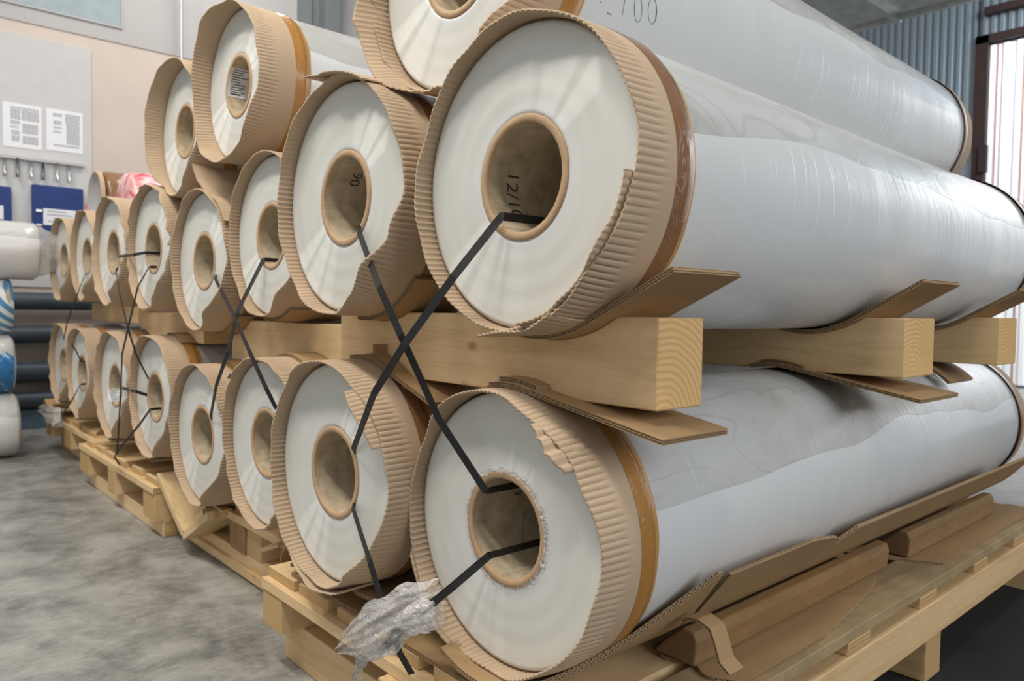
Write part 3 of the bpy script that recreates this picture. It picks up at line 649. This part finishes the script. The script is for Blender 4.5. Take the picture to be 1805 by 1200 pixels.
# ------------------------------------------------------------------ timbers between the layers
def timber(label, x0, x1, y0, y1, z0, z1, tops, bots, gap=.0085):
    xs = np.linspace(x0, x1, 220); top = np.full(220, z1); bot = np.full(220, z0)
    for (k) in tops:
        t, C, Rc, ct = ROLL[k]; r = Rc + gap; c = C[2] - Z0; dx = xs - C[0]; ok = np.abs(dx) < r
        top = np.where(ok, np.minimum(top, c - np.sqrt(np.maximum(r * r - dx * dx, 0))), top)
    for (k) in bots:
        t, C, Rc, ct = ROLL[k]; r = Rc + gap; c = C[2] - Z0; dx = xs - C[0]; ok = np.abs(dx) < r
        bot = np.where(ok, np.maximum(bot, c + np.sqrt(np.maximum(r * r - dx * dx, 0))), bot)
    top = np.maximum(top, bot + .012)
    n = len(xs); vs = []
    for yy in (y0, y1):
        for i in range(n): vs.append((xs[i], yy, bot[i] + Z0))
        for i in range(n): vs.append((xs[i], yy, top[i] + Z0))
    fs = []; mi = []
    for i in range(n - 1):
        fs.append((i, i + 1, n + i + 1, n + i)); fs.append((2 * n + i, 3 * n + i, 3 * n + i + 1, 2 * n + i + 1))
        fs.append((n + i, n + i + 1, 3 * n + i + 1, 3 * n + i)); fs.append((i, 2 * n + i, 2 * n + i + 1, i + 1)); mi += [0] * 4
    fs.append((0, n, 3 * n, 2 * n)); fs.append((n - 1, 3 * n - 1, 4 * n - 1, 2 * n - 1)); mi += [1, 1]
    o = mk('wooden_bearer', vs, fs, [M_WX, M_WE2], None, ((x0 + x1) / 2, (y0 + y1) / 2, z0 + Z0), False, mi)
    bv = o.modifiers.new('bevel', 'BEVEL'); bv.width = .002; bv.segments = 1; bv.limit_method = 'ANGLE'; bv.angle_limit = 1.
    return tag(o, label, 'wood beam', 'pine bearers between the roll layers')
M_WE2 = wood_mat('pine_end_grain_rings', 0, (.80, .53, .24), True, rd='X')
timber('front pine bearer with curved cut-outs between the two nearest pairs of rolls', -.575, .25, .04, .14, .203, .324, ('T1', 'T2'), ('B1', 'B2'))
timber('second pine bearer behind the front one under the big upper roll', -.6, .262, .80, .95, .208, .325, ('T1', 'T2'), ('B1', 'B2'))
timber('rearmost pine bearer at the right edge of the picture', -.6, .25, 1.42, 1.56, .208, .327, ('T1', 'T2'), ('B1', 'B2'))
timber('pine bearer under the two upper rolls of the second pallet', -1.50, -.72, .17, .27, .165, .288, ('T3', 'T4'), ('B3', 'B4'))
timber('small far pine bearer between rolls of the third pallet', -2.46, -1.75, .17, .27, .20, .30, ('T5', 'T6'), ('B5', 'B6'))
timber('farthest bearer in shadow between rolls of the fourth pallet', -3.85, -2.98, .30, .40, .24, .335, ('T7', 'T8'), ('B7', 'B8'))

# cardboard strips lining the bearers
LG = 'cardboard strips lining the bearers'
def strip(label, prof, y0, y1, layers=2, th=.0068, y0f=None, y1f=None, cat='cardboard', group=LG, name='cardboard_strip', mats=None):
    o = sheet(name, prof, y0, y1, mats or [M_SHEET, M_FLUTE], None, (prof[0][0], (y0 + y1) / 2, prof[0][1] + Z0), layers, th, y0f=y0f, y1f=y1f)
    return tag(o, label, cat, group)
def tang(C, r, tip, sg):
    dx, dz = tip[0] - C[0], tip[1] - (C[2] - Z0); d = max(math.hypot(dx, dz), r + 1e-4)
    a = math.degrees(math.atan2(dz, dx)) + sg * math.degrees(math.acos(r / d))
    return a if sg > 0 else a % 360
def under(key, a0, a1, tail=None, lead=None):
    t, C, Rc, ct = ROLL[key]
    if tail: a1 = tang(C, Rc + .0078, tail, -1)
    p = arc(C[0], C[2] - Z0, Rc + .0078, a0, a1)
    if lead: p = [lead] + p
    if tail: p = p + [tail]
    return p
def over(key, a0, a1, tail=None, lead=None):
    t, C, Rc, ct = ROLL[key]
    if tail: a1 = tang(C, Rc + .0012, tail, 1)
    p = arc(C[0], C[2] - Z0, Rc + .0012, a0, a1)
    if lead: p = [lead] + p
    if tail: p = p + [tail]
    return p
rag = lambda a, b_: (lambda u: a + b_ * np.sin(u * 23) * .6 + b_ * np.sin(u * 61) * .4)
strip('cardboard strip under the big upper roll, its end sticking out right of the front bearer', under('T1', 262, 312, (.300, .380)), .002, .15)
strip('cardboard strip over the lower right roll, end pointing down right below the front bearer', over('B1', 100, 36, (.286, .168)), .004, .15, y1f=rag(.15, .002))
strip('short cardboard strip doubled on top of the lower right roll', [(x_, z_ + .0075) for x_, z_ in over('B1', 96, 74)], .012, .14)
strip('cardboard strip under the big upper roll at the second bearer', under('T1', 256, 313, (.300, .394)), .782, .975)
strip('cardboard strip over the lower right roll at the second bearer', over('B1', 104, 36, (.300, .164)), .782, .985)
strip('short cardboard piece doubled over the lower right roll at the second bearer', [(x_, z_ + .0075) for x_, z_ in over('B1', 98, 72)], .79, .93)
strip('cardboard strip under the big upper roll at the right edge of the picture', under('T1', 256, 313, (.300, .394)), 1.40, 1.58)
strip('cardboard strip over the lower right roll by the rearmost bearer', over('B1', 104, 46, None), 1.40, 1.58)
strip('cardboard strip under the second upper roll, rising between the two front rolls', under('T2', 262, 318, None), .0, .15)
strip('cardboard strip over the front lower roll left of the crossed straps', over('B2', 100, 38, (-.20, .165)), .004, .15)
strip('short pointed cardboard piece lying over the front lower roll', [(-.40, .262)] + [(x_, z_ + .008) for x_, z_ in over('B2', 80, 48)], .012, .1)
strip('curled cardboard strip under the second pallet upper roll', under('T3', 250, 300, None), .10, .27)
strip('curled cardboard strip over the partly hidden lower roll', over('B3', 120, 60, None), .10, .27)
strip('small cardboard strip under the roll with the grey-lit strap', under('T4', 262, 312, None), .12, .27)
strip('small cardboard strip over the sagging roll', over('B4', 96, 50, None), .12, .27)
strip('tiny cardboard strip between rolls of the third pallet', over('B5', 100, 60, None), .12, .27)

# ------------------------------------------------------------------ pallets
def pallet(label, x0, x1, y0, y1, ztop, decks, cross_y, str_x, str_h, beam_y, base_in=.0, skip_front=False, front_x0=None):
    t = thing('wooden_pallet', label, 'pallet', ((x0 + x1) / 2, (y0 + y1) / 2, 0)); O = ((x0 + x1) / 2, (y0 + y1) / 2, 0)
    rg = random.Random(int(abs(x0 * 100)))
    zt = ztop + Z0
    for i, (a, c) in enumerate(decks):
        b = MB(); dz = rg.uniform(-.001, .001)
        b.box(a, c, y0 + .016 + rg.uniform(-.006, .006), y1, zt - .022 + dz, zt + dz, 0, 1, 1)
        b.build('deck_board', [M_WYD if i == len(decks) - 1 and x1 > 0 else M_WY, M_WE], t, (a, y0, zt), bevel=.0015)
    zc = zt - .0225
    for yy in cross_y:
        b = MB(); xa = front_x0 if (front_x0 and yy == cross_y[0]) else x0
        b.box(xa, x1 - .004, yy, yy + .095, zc - .0235, zc, 0, 1, 0); b.build('cross_board', [M_WX, M_WE], t, (x0, yy, zc), bevel=.0015)
    zs_ = zc - .024
    for (a, c, ya) in str_x:
        b = MB(); b.box(a, c, ya, y1 - .01, zs_ - str_h, zs_, 0, 1, 1); b.build('stringer', [M_WY, M_WE], t, (a, ya, zs_), bevel=.002)
    zb = zs_ - str_h - .0005
    for yy in beam_y:
        b = MB(); b.box(x0 + base_in, x1 - .003, yy, yy + .085, .001, zb, 0, 1, 0); b.build('floor_beam', [M_WX, M_WE], t, (x0, yy, .001), bevel=.002)
    return t, O, zc, zb
d1 = [(-.752, -.625), (-.612, -.487), (-.446, -.325), (-.295, -.17), (-.128, -.02), (.008, .118), (.140, .25)]
p1, O1, zc1, zb1 = pallet('front pallet of pine boards under the nearest four rolls', -.755, .255, -.055, 1.95, -.248, d1,
    (-.055, .30, .62, .96, 1.30, 1.62), ((-.755, -.66, -.052), (-.235, -.13, -.075), (.155, .2545, -.05)), .078, (.0, 1.0, 1.82))
b = MB(); b.box(.06, .16, .085, 1.0, .001, .05, 0, 1, 1); b.box(.06, .16, 1.085, 1.82, .001, .05, 0, 1, 1); b.build('floor_runner', [M_WYD, M_WE], p1, O1)
d2 = [(-1.38, -1.262), (-1.245, -1.125), (-1.105, -.985), (-.965, -.86)]
p2, O2, zc2, zb2 = pallet('broken second pallet with snapped front board under the sagging roll', -1.80, -.81, .115, 1.9, -.262, d2,
    (.115, .9, 1.7), ((-1.315, -1.19, .13), (-.93, -.81, .13)), .088, (.13, 1.0, 1.8), front_x0=-1.46)
M_SPL = wood_mat('fresh_split_pine', 0, (.74, .56, .32))
def plank(name, a, c, wv, th_, m, parent, O, jag=0):    # board from a to c with width vector and thickness
    a, c, wv = map(np.array, (a, c, wv)); d = c - a; n = np.cross(d, wv); n = n / np.linalg.norm(n) * th_ / 2
    b = MB(); K = 7; rg = random.Random(3); vs = []
    for i in range(K):
        u = i / (K - 1) - .5; e = jag * rg.uniform(0, 1)
        for P, sg in ((a, 0), (c, 1)):
            Q = P + wv * u + (d / np.linalg.norm(d) * e if sg else 0)
            vs.append(Q + n); vs.append(Q - n)
    fs = []
    for i in range(K - 1):
        q = 4 * i; fs += [(q, q + 2, q + 6, q + 4), (q + 1, q + 5, q + 7, q + 3), (q, q + 4, q + 5, q + 1), (q + 2, q + 3, q + 7, q + 6)]
    fs += [(0, 1, 3, 2), (4 * K - 4, 4 * K - 2, 4 * K - 1, 4 * K - 3)]
    b.add(vs, fs); return b.build(name, m, parent, O)
A = bp(303, 835, 1, .10); B_ = bp(349, 935, 1, .10); plank('broken_board', A, B_, (.0, .10, .0), .022, M_SPL, p2, O2)
A = bp(350, 940, 1, .10); B_ = bp(394, 905, 1, .11); plank('broken_board', A, B_, (.0, .10, .0), .022, M_SPL, p2, O2, .02)
A = bp(365, 918, 1, .14); B_ = bp(383, 899, 1, .14); plank('broken_board', A, B_, (.0, .09, .0), .022, M_SPL, p2, O2)
A = bp(478, 972, 1, .10); B_ = bp(468, 965, 1, .10); plank('splinter', bp(505, 955, 1, .11), bp(469, 966, 1, .10), (.0, .05, .01), .009, M_SPL, p2, O2, .012)
plank('splinter', bp(400, 900, 1, .11), bp(386, 890, 1, .11), (.0, .03, .0), .008, M_SPL, p2, O2, .02)
b = MB(); b.prism([(-1.40, zb2), (-1.29, zb2), (-1.285, zb2 + .075), (-1.33, zb2 + .09), (-1.41, zb2 + .085)], .125, .23, 0); b.build('block', wood_mat('bark_edged_block', 2, (.42, .25, .12), dirty=.5), p2, O2)
b = MB(); b.prism([(-1.79, zb2), (-1.69, zb2), (-1.69, zb2 + .085), (-1.79, zb2 + .085)], .14, .25, 0); b.build('block', wood_mat('dark_block', 2, (.40, .25, .11)), p2, O2)
b = MB(); b.box(-1.79, -1.1, .118, .129, .01, .035, 0); b.build('base_slat', M_WX, p2, O2)
d3 = [(-2.87, -2.76), (-2.70, -2.60), (-2.54, -2.43), (-2.36, -2.25), (-2.18, -2.07), (-2.0, -1.86)]
p3, O3, zc3, zb3 = pallet('third pallet with evenly spaced board ends under the strapped rolls', -2.92, -1.845, .035, 1.9, -.268, d3,
    (.035, .9, 1.7), ((-2.92, -2.76, .04), (-2.43, -2.33, .035), (-1.98, -1.85, .04)), .095, (.07, 1.0, 1.8), .04)
d4 = [(-3.99, -3.86), (-3.82, -3.69), (-3.64, -3.5), (-3.46, -3.32), (-3.27, -3.12), (-3.08, -2.98)]
p4, O4, zc4, zb4 = pallet('farthest pallet in shadow at the left end of the row', -4.0, -2.965, .10, 1.9, -.262, d4,
    (.10, .9, 1.7), ((-4.0, -3.87, .10), (-3.55, -3.40, .10), (-3.08, -2.97, .10)), .09, (.16, 1.0, 1.8), .06)

# chocks and cardboard along the right of the front pallet
zd = -.248
M_CHK = wood_mat('brown_stained_chock', 1, (.33, .20, .085), dirty=.6)
def chock(label, x0, x1, y0, y1, prof):
    b = MB(); b.prism([(x, z + Z0) for x, z in prof], y0, y1, 0, 1)
    return tag(b.build('wooden_chock', [M_CHK, wood_mat('chock_end_grain', 0, (.26, .16, .08), True)], None, (x0, y0, zd + Z0), bevel=.004), label, 'wood chock', 'wood chocks beside the lower right roll')
cz = zd + .008
yc0 = bp(1224, 1177, 2, cz)[1]; yc1 = bp(1568, 1000, 2, cz)[1]; yc2 = bp(1608, 985, 2, cz)[1]; yc3 = bp(1745, 905, 2, cz)[1]
chock('nearer long wood chock wedged along the lower right roll', .1, .2, yc0, yc1, [(.075, cz), (.158, cz), (.162, cz + .040), (.156, cz + .056), (.135, cz + .058), (.100, cz + .028)])
chock('farther wood chock along the lower right roll', .1, .2, yc2, yc3, [(.080, cz), (.164, cz), (.167, cz + .045), (.160, cz + .060), (.140, cz + .060), (.104, cz + .03)])
FG = 'cardboard sheets on the front pallet'
fl = lambda x0, x1: [(x0, zd + .001), ((x0 + x1) / 2, zd + .0015), (x1, zd + .001)]
strip('flat cardboard sheet on the pallet deck beside the long wood chock', fl(-.30, .235), .28, 1.05, 1, .004, group=FG, name='cardboard_sheet',
      y0f=lambda u: .28 + .0 * u + .01 * np.sin(u * 40), y1f=lambda u: 1.0 - .45 * np.clip((u - .8) / .2, 0, 1) ** 2)
strip('flat cardboard sheet on the deck behind the farther wood chock', fl(-.30, .228), 1.06, 1.9, 1, .004, group=FG, name='cardboard_sheet', y0f=lambda u: 1.06 + .10 * np.clip((u - .7) / .3, 0, 1))
yT = bp(1277, 1011, 0, .226)[1]; yE = bp(1500, 932, 0, .228)[1]
strip('cardboard cradle under the lower right roll with its torn flap rising at the right', under('B1', 246, 296, (.226, bp(1277, 1011, 0, .226)[2] - Z0)), -.052, .27, group=FG, name='cardboard_sheet',
      y0f=lambda u: -.046 + (yT + .035) * np.clip((u - .45) / .55, 0, 1) ** 1.1, y1f=lambda u: yT + .0 + .02 * (1 - u))
strip('cardboard flap with rounded corner rising beside the lower right roll', under('B1', 284, 300, (.230, bp(1400, 968, 0, .230)[2] - Z0)), .285, .76, 1, .0045, group=FG, name='cardboard_sheet',
      y0f=lambda u: yT + .012 + .02 * (1 - u), y1f=lambda u: yE + .01 - .16 * np.clip((u - .78) / .22, 0, 1) ** 2.2)
strip('long far cardboard flap beside the lower right roll reaching the picture edge', under('B1', 284, 302, (.218, -.082)), .69, 1.92, group=FG, name='cardboard_sheet', y0f=lambda u: yE - .06 + .12 * np.clip((u - .6) / .4, 0, 1))
strip('curled torn cardboard ribbon standing on the deck by the wood chock', pxprof([(1212, 1094), (1222, 1088), (1240, 1092), (1259, 1107), (1268, 1135), (1275, 1164), (1294, 1187)], yT - .04), yT - .055, yT - .02, 1, .0045, group=FG, name='cardboard_ribbon')
strip('cardboard sheet under the front lower roll on the pallet corner', [(-.655, -.226)] + under('B2', 246, 300, (-.245, -.205)), -.045, 1.8, group=FG, name='cardboard_sheet', y0f=lambda u: -.034 + .012 * np.sin(u * 9) ** 2)
strip('lower cardboard sheet on the deck boards below both front rolls', [(-.66, zd + .0015), (-.3, zd + .0015), (-.285, zd + .0015)], -.030, 1.8, group=FG, name='cardboard_sheet')
strip('cardboard sheet on the deck below the nearest lower roll', [(-.27, zd + .0015), (-.1, zd + .0015), (.02, zd + .0015)], -.036, 1.8, group=FG, name='cardboard_sheet')
strip('small upright cardboard tab at the pallet corner beside the lower roll', pxprof([(497, 998), (500, 975), (508, 963), (520, 955)], .02), .015, .12, 1, .004, group=FG, name='cardboard_sheet')
for nm, k, a0, a1, lead in (('worn cardboard sheet under the rolls of the third pallet', 'B5', 250, 290, (-2.25, -.247)), ('worn cardboard sheet under the labelled lower roll', 'B6', 236, 285, (-2.68, -.225)), ('dark cardboard sheet under the farthest lower rolls', 'B8', 240, 300, (-3.86, -.235))):
    strip(nm, under(k, a0, a1, None, lead), .05, 1.2, group='cardboard sheets on the far pallets', name='cardboard_sheet')
strip('folded cardboard corner behind the sagging roll', under('B4', 250, 300, None, None), .13, 1.2, group='cardboard sheets on the far pallets', name='cardboard_sheet')

# ------------------------------------------------------------------ straps
def strap(label, pts, deep_start=None, deep_end=None, wd=.0125, group='black straps tying the rolls'):
    """pts = (px, py, y): each point seen at the pixel, in the vertical plane y; deep_* = core key the end runs into"""
    P = [np.array(bp(px, py, 1, y)) for px, py, y in pts]
    def inward(p, key, L=.55):
        return p + np.array([0, L, 0])
    if deep_start: P = [inward(P[0], deep_start), P[0] + np.array([0, .004, 0])] + P
    if deep_end: P = P + [P[-1] + np.array([0, .004, 0]), inward(P[-1], deep_end)]
    # resample
    Q = []
    for i in range(len(P) - 1):
        L = np.linalg.norm(P[i + 1] - P[i]); k = max(1, int(L / .03))
        for j in range(k): Q.append(P[i] + (P[i + 1] - P[i]) * j / k)
    Q.append(P[-1]); Q = np.array(Q); n = len(Q)
    vs = []; fs = []; Wp = None
    for i in range(n):
        T = Q[min(i + 1, n - 1)] - Q[max(i - 1, 0)]; T = T / (np.linalg.norm(T) + 1e-9)
        if abs(T[1]) > .8: W = np.array([.25, 0, 1.])
        else: W = np.cross(T, np.array([.35, -1., 0.]))
        W = W - T * (W @ T); W /= np.linalg.norm(W)
        if Wp is not None and W @ Wp < 0: W = -W
        if Wp is not None: W = W * .6 + Wp * .4; W /= np.linalg.norm(W)
        Wp = W; Nn = np.cross(T, W); Nn /= np.linalg.norm(Nn)
        for a, c in ((-1, -1), (1, -1), (1, 1), (-1, 1)): vs.append(Q[i] + W * a * wd / 2 + Nn * c * .0006)
    for i in range(n - 1):
        for k in range(4): fs.append((4 * i + k, 4 * i + (k + 1) % 4, 4 * i + 4 + (k + 1) % 4, 4 * i + 4 + k))
    fs += [(0, 1, 2, 3), (4 * n - 4, 4 * n - 3, 4 * n - 2, 4 * n - 1)]
    o = mk('packing_strap', vs, fs, M_STRAP, None, tuple(Q[n // 2])); return tag(o, label, 'strap', group)
strap('wide black strap from the biggest roll core down left to the front lower roll', [(884, 381, -.036), (800, 487, -.085), (712, 608, -.12), (659, 694, -.125), (640, 745, -.098), (622, 794, -.052)], 'T1', 'B2')
strap('twisted black strap from the second upper roll down right to the lower right core', [(631, 404, -.050), (668, 505, -.112), (706, 590, -.105), (742, 668, -.07), (773, 738, -.048), (856, 865, -.008)], 'T2', 'B1')
strap('black strap from the lower right core down to the clear plastic knot', [(862, 979, -.008), (800, 1032, -.05), (722, 1096, -.085)], 'B1')
strap('short black strap tail crossing under the clear plastic knot', [(722, 1096, -.087), (700, 1118, -.1), (668, 1150, -.11)])
strap('black strap from the front lower core down to the pallet edge', [(621, 892, -.052), (652, 990, -.11), (671, 1052, -.105)], 'B2')
strap('black strap end hanging over the front pallet boards', [(694, 1108, -.10), (703, 1148, -.098), (726, 1188, -.085)])
strap('thin strap from the half hidden upper roll down to the sagging roll core', [(464, 458, .094), (419, 548, .03), (402, 620, 0), (381, 680, .01), (371, 737, .052)], 'T3', 'B4')
strap('grey-lit strap slanting from an upper core down right to the half hidden lower roll', [(378, 488, .078), (415, 562, .02), (440, 620, 0), (470, 686, -.0), (487, 720, .03)], 'T4', 'B3')
strap('horizontal strap joining the upper cores of the third pallet', [(209, 452, .06), (235, 449, .03), (257, 445, .06)], 'T6', 'T5', .010)
strap('strap from the upper core with two straps down past the labelled core', [(263, 470, .06), (243, 505, .02), (230, 560, 0), (215, 625, .0), (213, 690, .02), (209, 760, .01), (206, 800, .01)], 'T5', None, .009)
strap('strap from the third upper roll slanting down right to the next lower core', [(204, 474, .06), (210, 515, .02), (226, 580, .0), (240, 625, .02), (262, 668, .065)], 'T6', 'B5', .009)
strap('horizontal strap joining the lower cores of the third pallet', [(216, 684, .065), (240, 690, .03), (259, 696, .065)], 'B6', 'B5', .011)
strap('strap hanging from the lower core of the third pallet to the pallet edge', [(265, 721, .065), (246, 748, .03), (215, 785, .02), (201, 805, .02), (212, 820, .02)], 'B5', None, .009)
strap('far strap from the second upper roll of the last pallet running down', [(151, 481, .13), (137, 516, .08), (118, 570, .07), (112, 598, .08)], 'T7', None, .010)
strap('far strap slanting into the upper core hole of a dim lower roll', [(126, 606, .07), (134, 618, .08), (143, 637, .105)], None, 'B7', .009)
strap('far strap from the dim lower core down to the plastic knot', [(142, 677, .105), (126, 707, .06), (106, 735, .06)], 'B7', None, .010)

# ------------------------------------------------------------------ crumpled clear film
def scrap(label, path, widths, y, n=26, m=22, seed=0, amp=.008, depth=.02, name='plastic_scrap'):
    rg = np.random.RandomState(seed); P = np.array([bp(px, py, 1, yy) for (px, py), yy in zip(path, y)]); s = np.linspace(0, 1, len(P))
    u = np.linspace(0, 1, n); C_ = np.stack([np.interp(u, s, P[:, i]) for i in range(3)], -1); Wd = np.interp(u, s, widths)
    T = np.gradient(C_, axis=0); T /= np.linalg.norm(T, axis=1)[:, None]; vs = []
    k1 = rg.rand(8) * 6.28; layers = []
    for side in (0, 1):
        for i in range(n):
            W = np.cross(T[i], [0.3, -1, 0.]); W /= np.linalg.norm(W)
            for j in range(m):
                v_ = j / (m - 1) * 2 - 1
                fold = math.sin(v_ * 9 + k1[0] + u[i] * 3) * .5 + math.sin(v_ * 19 + k1[1] - u[i] * 7) * .35 + math.sin(v_ * 5 + u[i] * 15 + k1[2]) * .3
                bul = math.sqrt(max(0, 1 - v_ * v_)) * depth * (1 if side else -.3)
                nz = amp * fold + rg.uniform(-1, 1) * amp * .25
                p_ = C_[i] + W * Wd[i] * .5 * v_ * (1 + .08 * math.sin(u[i] * 21 + k1[3])) + np.array([.3, -1, 0.]) * (bul + nz) + T[i] * rg.uniform(-1, 1) * .003
                vs.append(p_)
    fs = []
    for sd in (0, 1):
        o = sd * n * m
        for i in range(n - 1):
            for j in range(m - 1): fs.append((o + i * m + j, o + i * m + j + 1, o + (i + 1) * m + j + 1, o + (i + 1) * m + j))
    ob = mk(name, vs, fs, M_SCRAP, None, tuple(C_[n // 2]), True); return tag(ob, label, 'plastic film')
scrap('crumpled clear plastic film hanging over the front pallet edge', [(775, 1040), (735, 1062), (690, 1095), (650, 1122), (612, 1136)], [.035, .07, .085, .085, .03], [-.03, -.07, -.10, -.12, -.125], seed=1)
scrap('thin trailing tail of clear plastic film below the crumpled piece', [(668, 1125), (645, 1148), (634, 1172), (628, 1205)], [.05, .03, .018, .016], [-.12, -.125, -.125, -.12], 16, 10, 3, .004, .006)
scrap('clear plastic knot round the strap below the lower right roll', [(778, 1080), (752, 1086), (728, 1092), (710, 1094)], [.05, .048, .045, .02], [-.05, -.075, -.09, -.095], 16, 16, 5, .004, .02)
scrap('grey plastic film knot at the corner of the farthest pallet', [(78, 720), (90, 730), (102, 736), (108, 748)], [.05, .09, .10, .03], [.06, .05, .05, .05], 14, 14, 6, .01, .03)

# ------------------------------------------------------------------ things lying on the upper rolls
def tube_roll(name, label, x, y, z, r, L, m, cat, group=None, face=None, band=None, tuft=False, seed=0, rough=.004):
    C = (x, y, z + Z0); t = thing(name, label, cat, (x, y, z + Z0 - r), group); rg = np.random.RandomState(seed); p_ = rg.rand(6) * 6.28
    def jit(th, yy): return rough * (np.sin(3 * th + p_[0] + yy * 4) * .5 + np.sin(7 * th + p_[1] - yy * 9) * .3)
    e = r * .12
    prof = [(r * .02, 0), (r * .6, -.002), (r - e, 0), (r - e * .3, e * .35), (r, e)] + [(r, e + (L - 2 * e) * k / 24) for k in range(1, 25)] + [(r - e, L), (r * .02, L)]
    lathe('wrapped_body', C, prof, 96, m, t, jit=jit); return t, C
# brown tube-like roll with a grey end
tb, Cb = tube_roll('kraft_roll', 'brown paper wrapped roll with grey end lying on the far upper rolls', -3.47, .26, .866, .142, 1.2, M_TAPE_B, 'roll')
lathe('grey_end', (Cb[0], Cb[1] - .030, Cb[2]), [(.001, .02), (.124, .02), (.128, 0), (.142, 0), (.1435, .02)], 96, [plain('grey_end_disc', (.44, .44, .45), .5), M_CARD], tb, midx=[0, 0, 1, 1])
M_PINK = film_mat('pink_film', 1.6, (.75, .10, .16), .2)
def pink_mat():
    m, nt, p = mat('red_pink_crumpled_film'); g = N(nt); v = g.obj(); n = g.noise(v, 11, 4, .6, 1)
    g.l(g.ramp(n, [(.38, (.62, .06, .10)), (.55, (.85, .42, .42)), (.7, (.9, .75, .72))]), p.inputs['Base Color']); g.l(g.bump(n, .9, .01), p.inputs['Normal'])
    p.inputs['Roughness'].default_value = .25; return m
M_PINK = pink_mat()
tube_roll('pink_film_roll', 'pink film roll lying on the upper rolls beside the leftmost top roll', -2.81, .20, .722, .190, 1.0, M_PINK, 'roll', 'pink film rolls', seed=2, rough=.012)
tube_roll('pink_film_roll', 'small pink film roll peeking out behind the far upper rolls', -3.72, .25, .822, .06, 1.0, M_PINK, 'roll', 'pink film rolls', seed=4, rough=.010)

# ------------------------------------------------------------------ white wrapped rolls at the left edge
M_WHITE = film_mat('white_wrapped_film', 1.5, (.78, .77, .75), .25)
WG = 'white wrapped rolls stacked at the left edge'
tw, Cw = tube_roll('white_roll', 'white wrapped roll with plastic tuft, topmost of the stack at the left edge', -3.86, -1.25, .606, .152, 1.29, M_WHITE, 'roll', WG, seed=11, rough=.004)
rg = np.random.RandomState(2); vs = []; n_, m_ = 12, 40
for i in range(n_):
    for j in range(m_):
        a = j / m_ * 2 * PI; rr = (.145 - .075 * (i / (n_ - 1)) ** .8) * (1 + .16 * math.sin(5 * a + i * .5) * i / n_) + rg.uniform(-1, 1) * .006
        vs.append((Cw[0] + rr * math.cos(a), Cw[1] + 1.285 + .014 * i * (1 + .2 * math.sin(3 * a)), Cw[2] + rr * math.sin(a)))
fs = [(i * m_ + j, i * m_ + (j + 1) % m_, (i + 1) * m_ + (j + 1) % m_, (i + 1) * m_ + j) for i in range(n_ - 1) for j in range(m_)]
mk('plastic_tuft', vs, fs, M_SCRAP, tw, Cw, True)
t2, C2 = tube_roll('white_roll', 'roll with blue and white striped tape, second from top of the left stack', -3.88, -1.4, .309, .145, 1.32, M_CARD, 'roll', WG, seed=12)
def stripe_mat():
    m, nt, p = mat('blue_white_striped_tape'); g = N(nt); wv = g.n('ShaderNodeTexWave', bands_direction='DIAGONAL'); wv.inputs['Scale'].default_value = 9; g.l(g.obj(rnd=False), wv.inputs['Vector'])
    g.l(g.ramp(wv.outputs['Fac'], [(.45, (.75, .77, .78)), (.5, (.09, .28, .48))]), p.inputs['Base Color']); p.inputs['Roughness'].default_value = .3; return m
lathe('striped_tape', C2, [(.147, 1.05), (.148, 1.08), (.148, 1.28), (.143, 1.318), (.12, 1.322)], 96, stripe_mat(), t2)
t3, C3 = tube_roll('white_roll', 'white wrapped roll with blue film at its end, third from top of the left stack', -3.84, -1.42, .013, .150, 1.34, M_WHITE, 'roll', WG, seed=13, rough=.006)
t4, C4 = tube_roll('white_roll', 'biggest white wrapped roll at the bottom of the left stack', -3.80, -1.45, -.302, .165, 1.38, M_WHITE, 'roll', WG, seed=14, rough=.006)
M_BF = plain('blue_bunched_film', (.03, .18, .42), .25, 0, 40, .8)
vs = []; rg = np.random.RandomState(5)
for i in range(16):
    for j in range(30):
        a = -1.2 + 2.2 * j / 29; w_ = .045 * (.35 + .65 * abs(math.sin(i / 15 * PI)))
        rr = .155 + .012 * math.sin(9 * a + i) * .5 + .006 * rg.rand() + .01 * math.sin(i / 15 * PI)
        vs.append((C3[0] + rr * math.cos(a - .3), C3[1] + 1.20 + .13 * i / 15, C3[2] - .02 + rr * math.sin(a - .3) * .8))
fs = [(i * 30 + j, i * 30 + j + 1, (i + 1) * 30 + j + 1, (i + 1) * 30 + j) for i in range(15) for j in range(29)]
mk('blue_film', vs, fs, M_BF, t3, C3, True)
# black arrow on the sagging roll's collar
t, C, Rc, ct = ROLL['B4']; P0 = on_body(C, Rc + .001, 410, 668)
P1 = P0 - np.array(C); th = math.atan2(P1[2], P1[0]); yy = P1[1]; pr = []
for u, v_ in ((-.008, -.03), (.008, -.03), (.008, .004), (.018, .004), (0, .028), (-.018, .004), (-.008, .004)):
    rr = Rc + .0013; a = th + v_ / rr; pr.append((C[0] + rr * math.cos(a), C[1] + yy + u, C[2] + rr * math.sin(a)))
mk('printed_arrow', pr, [(0, 1, 2, 6), (3, 4, 5), (2, 3, 5, 6)], M_INK, t, C)
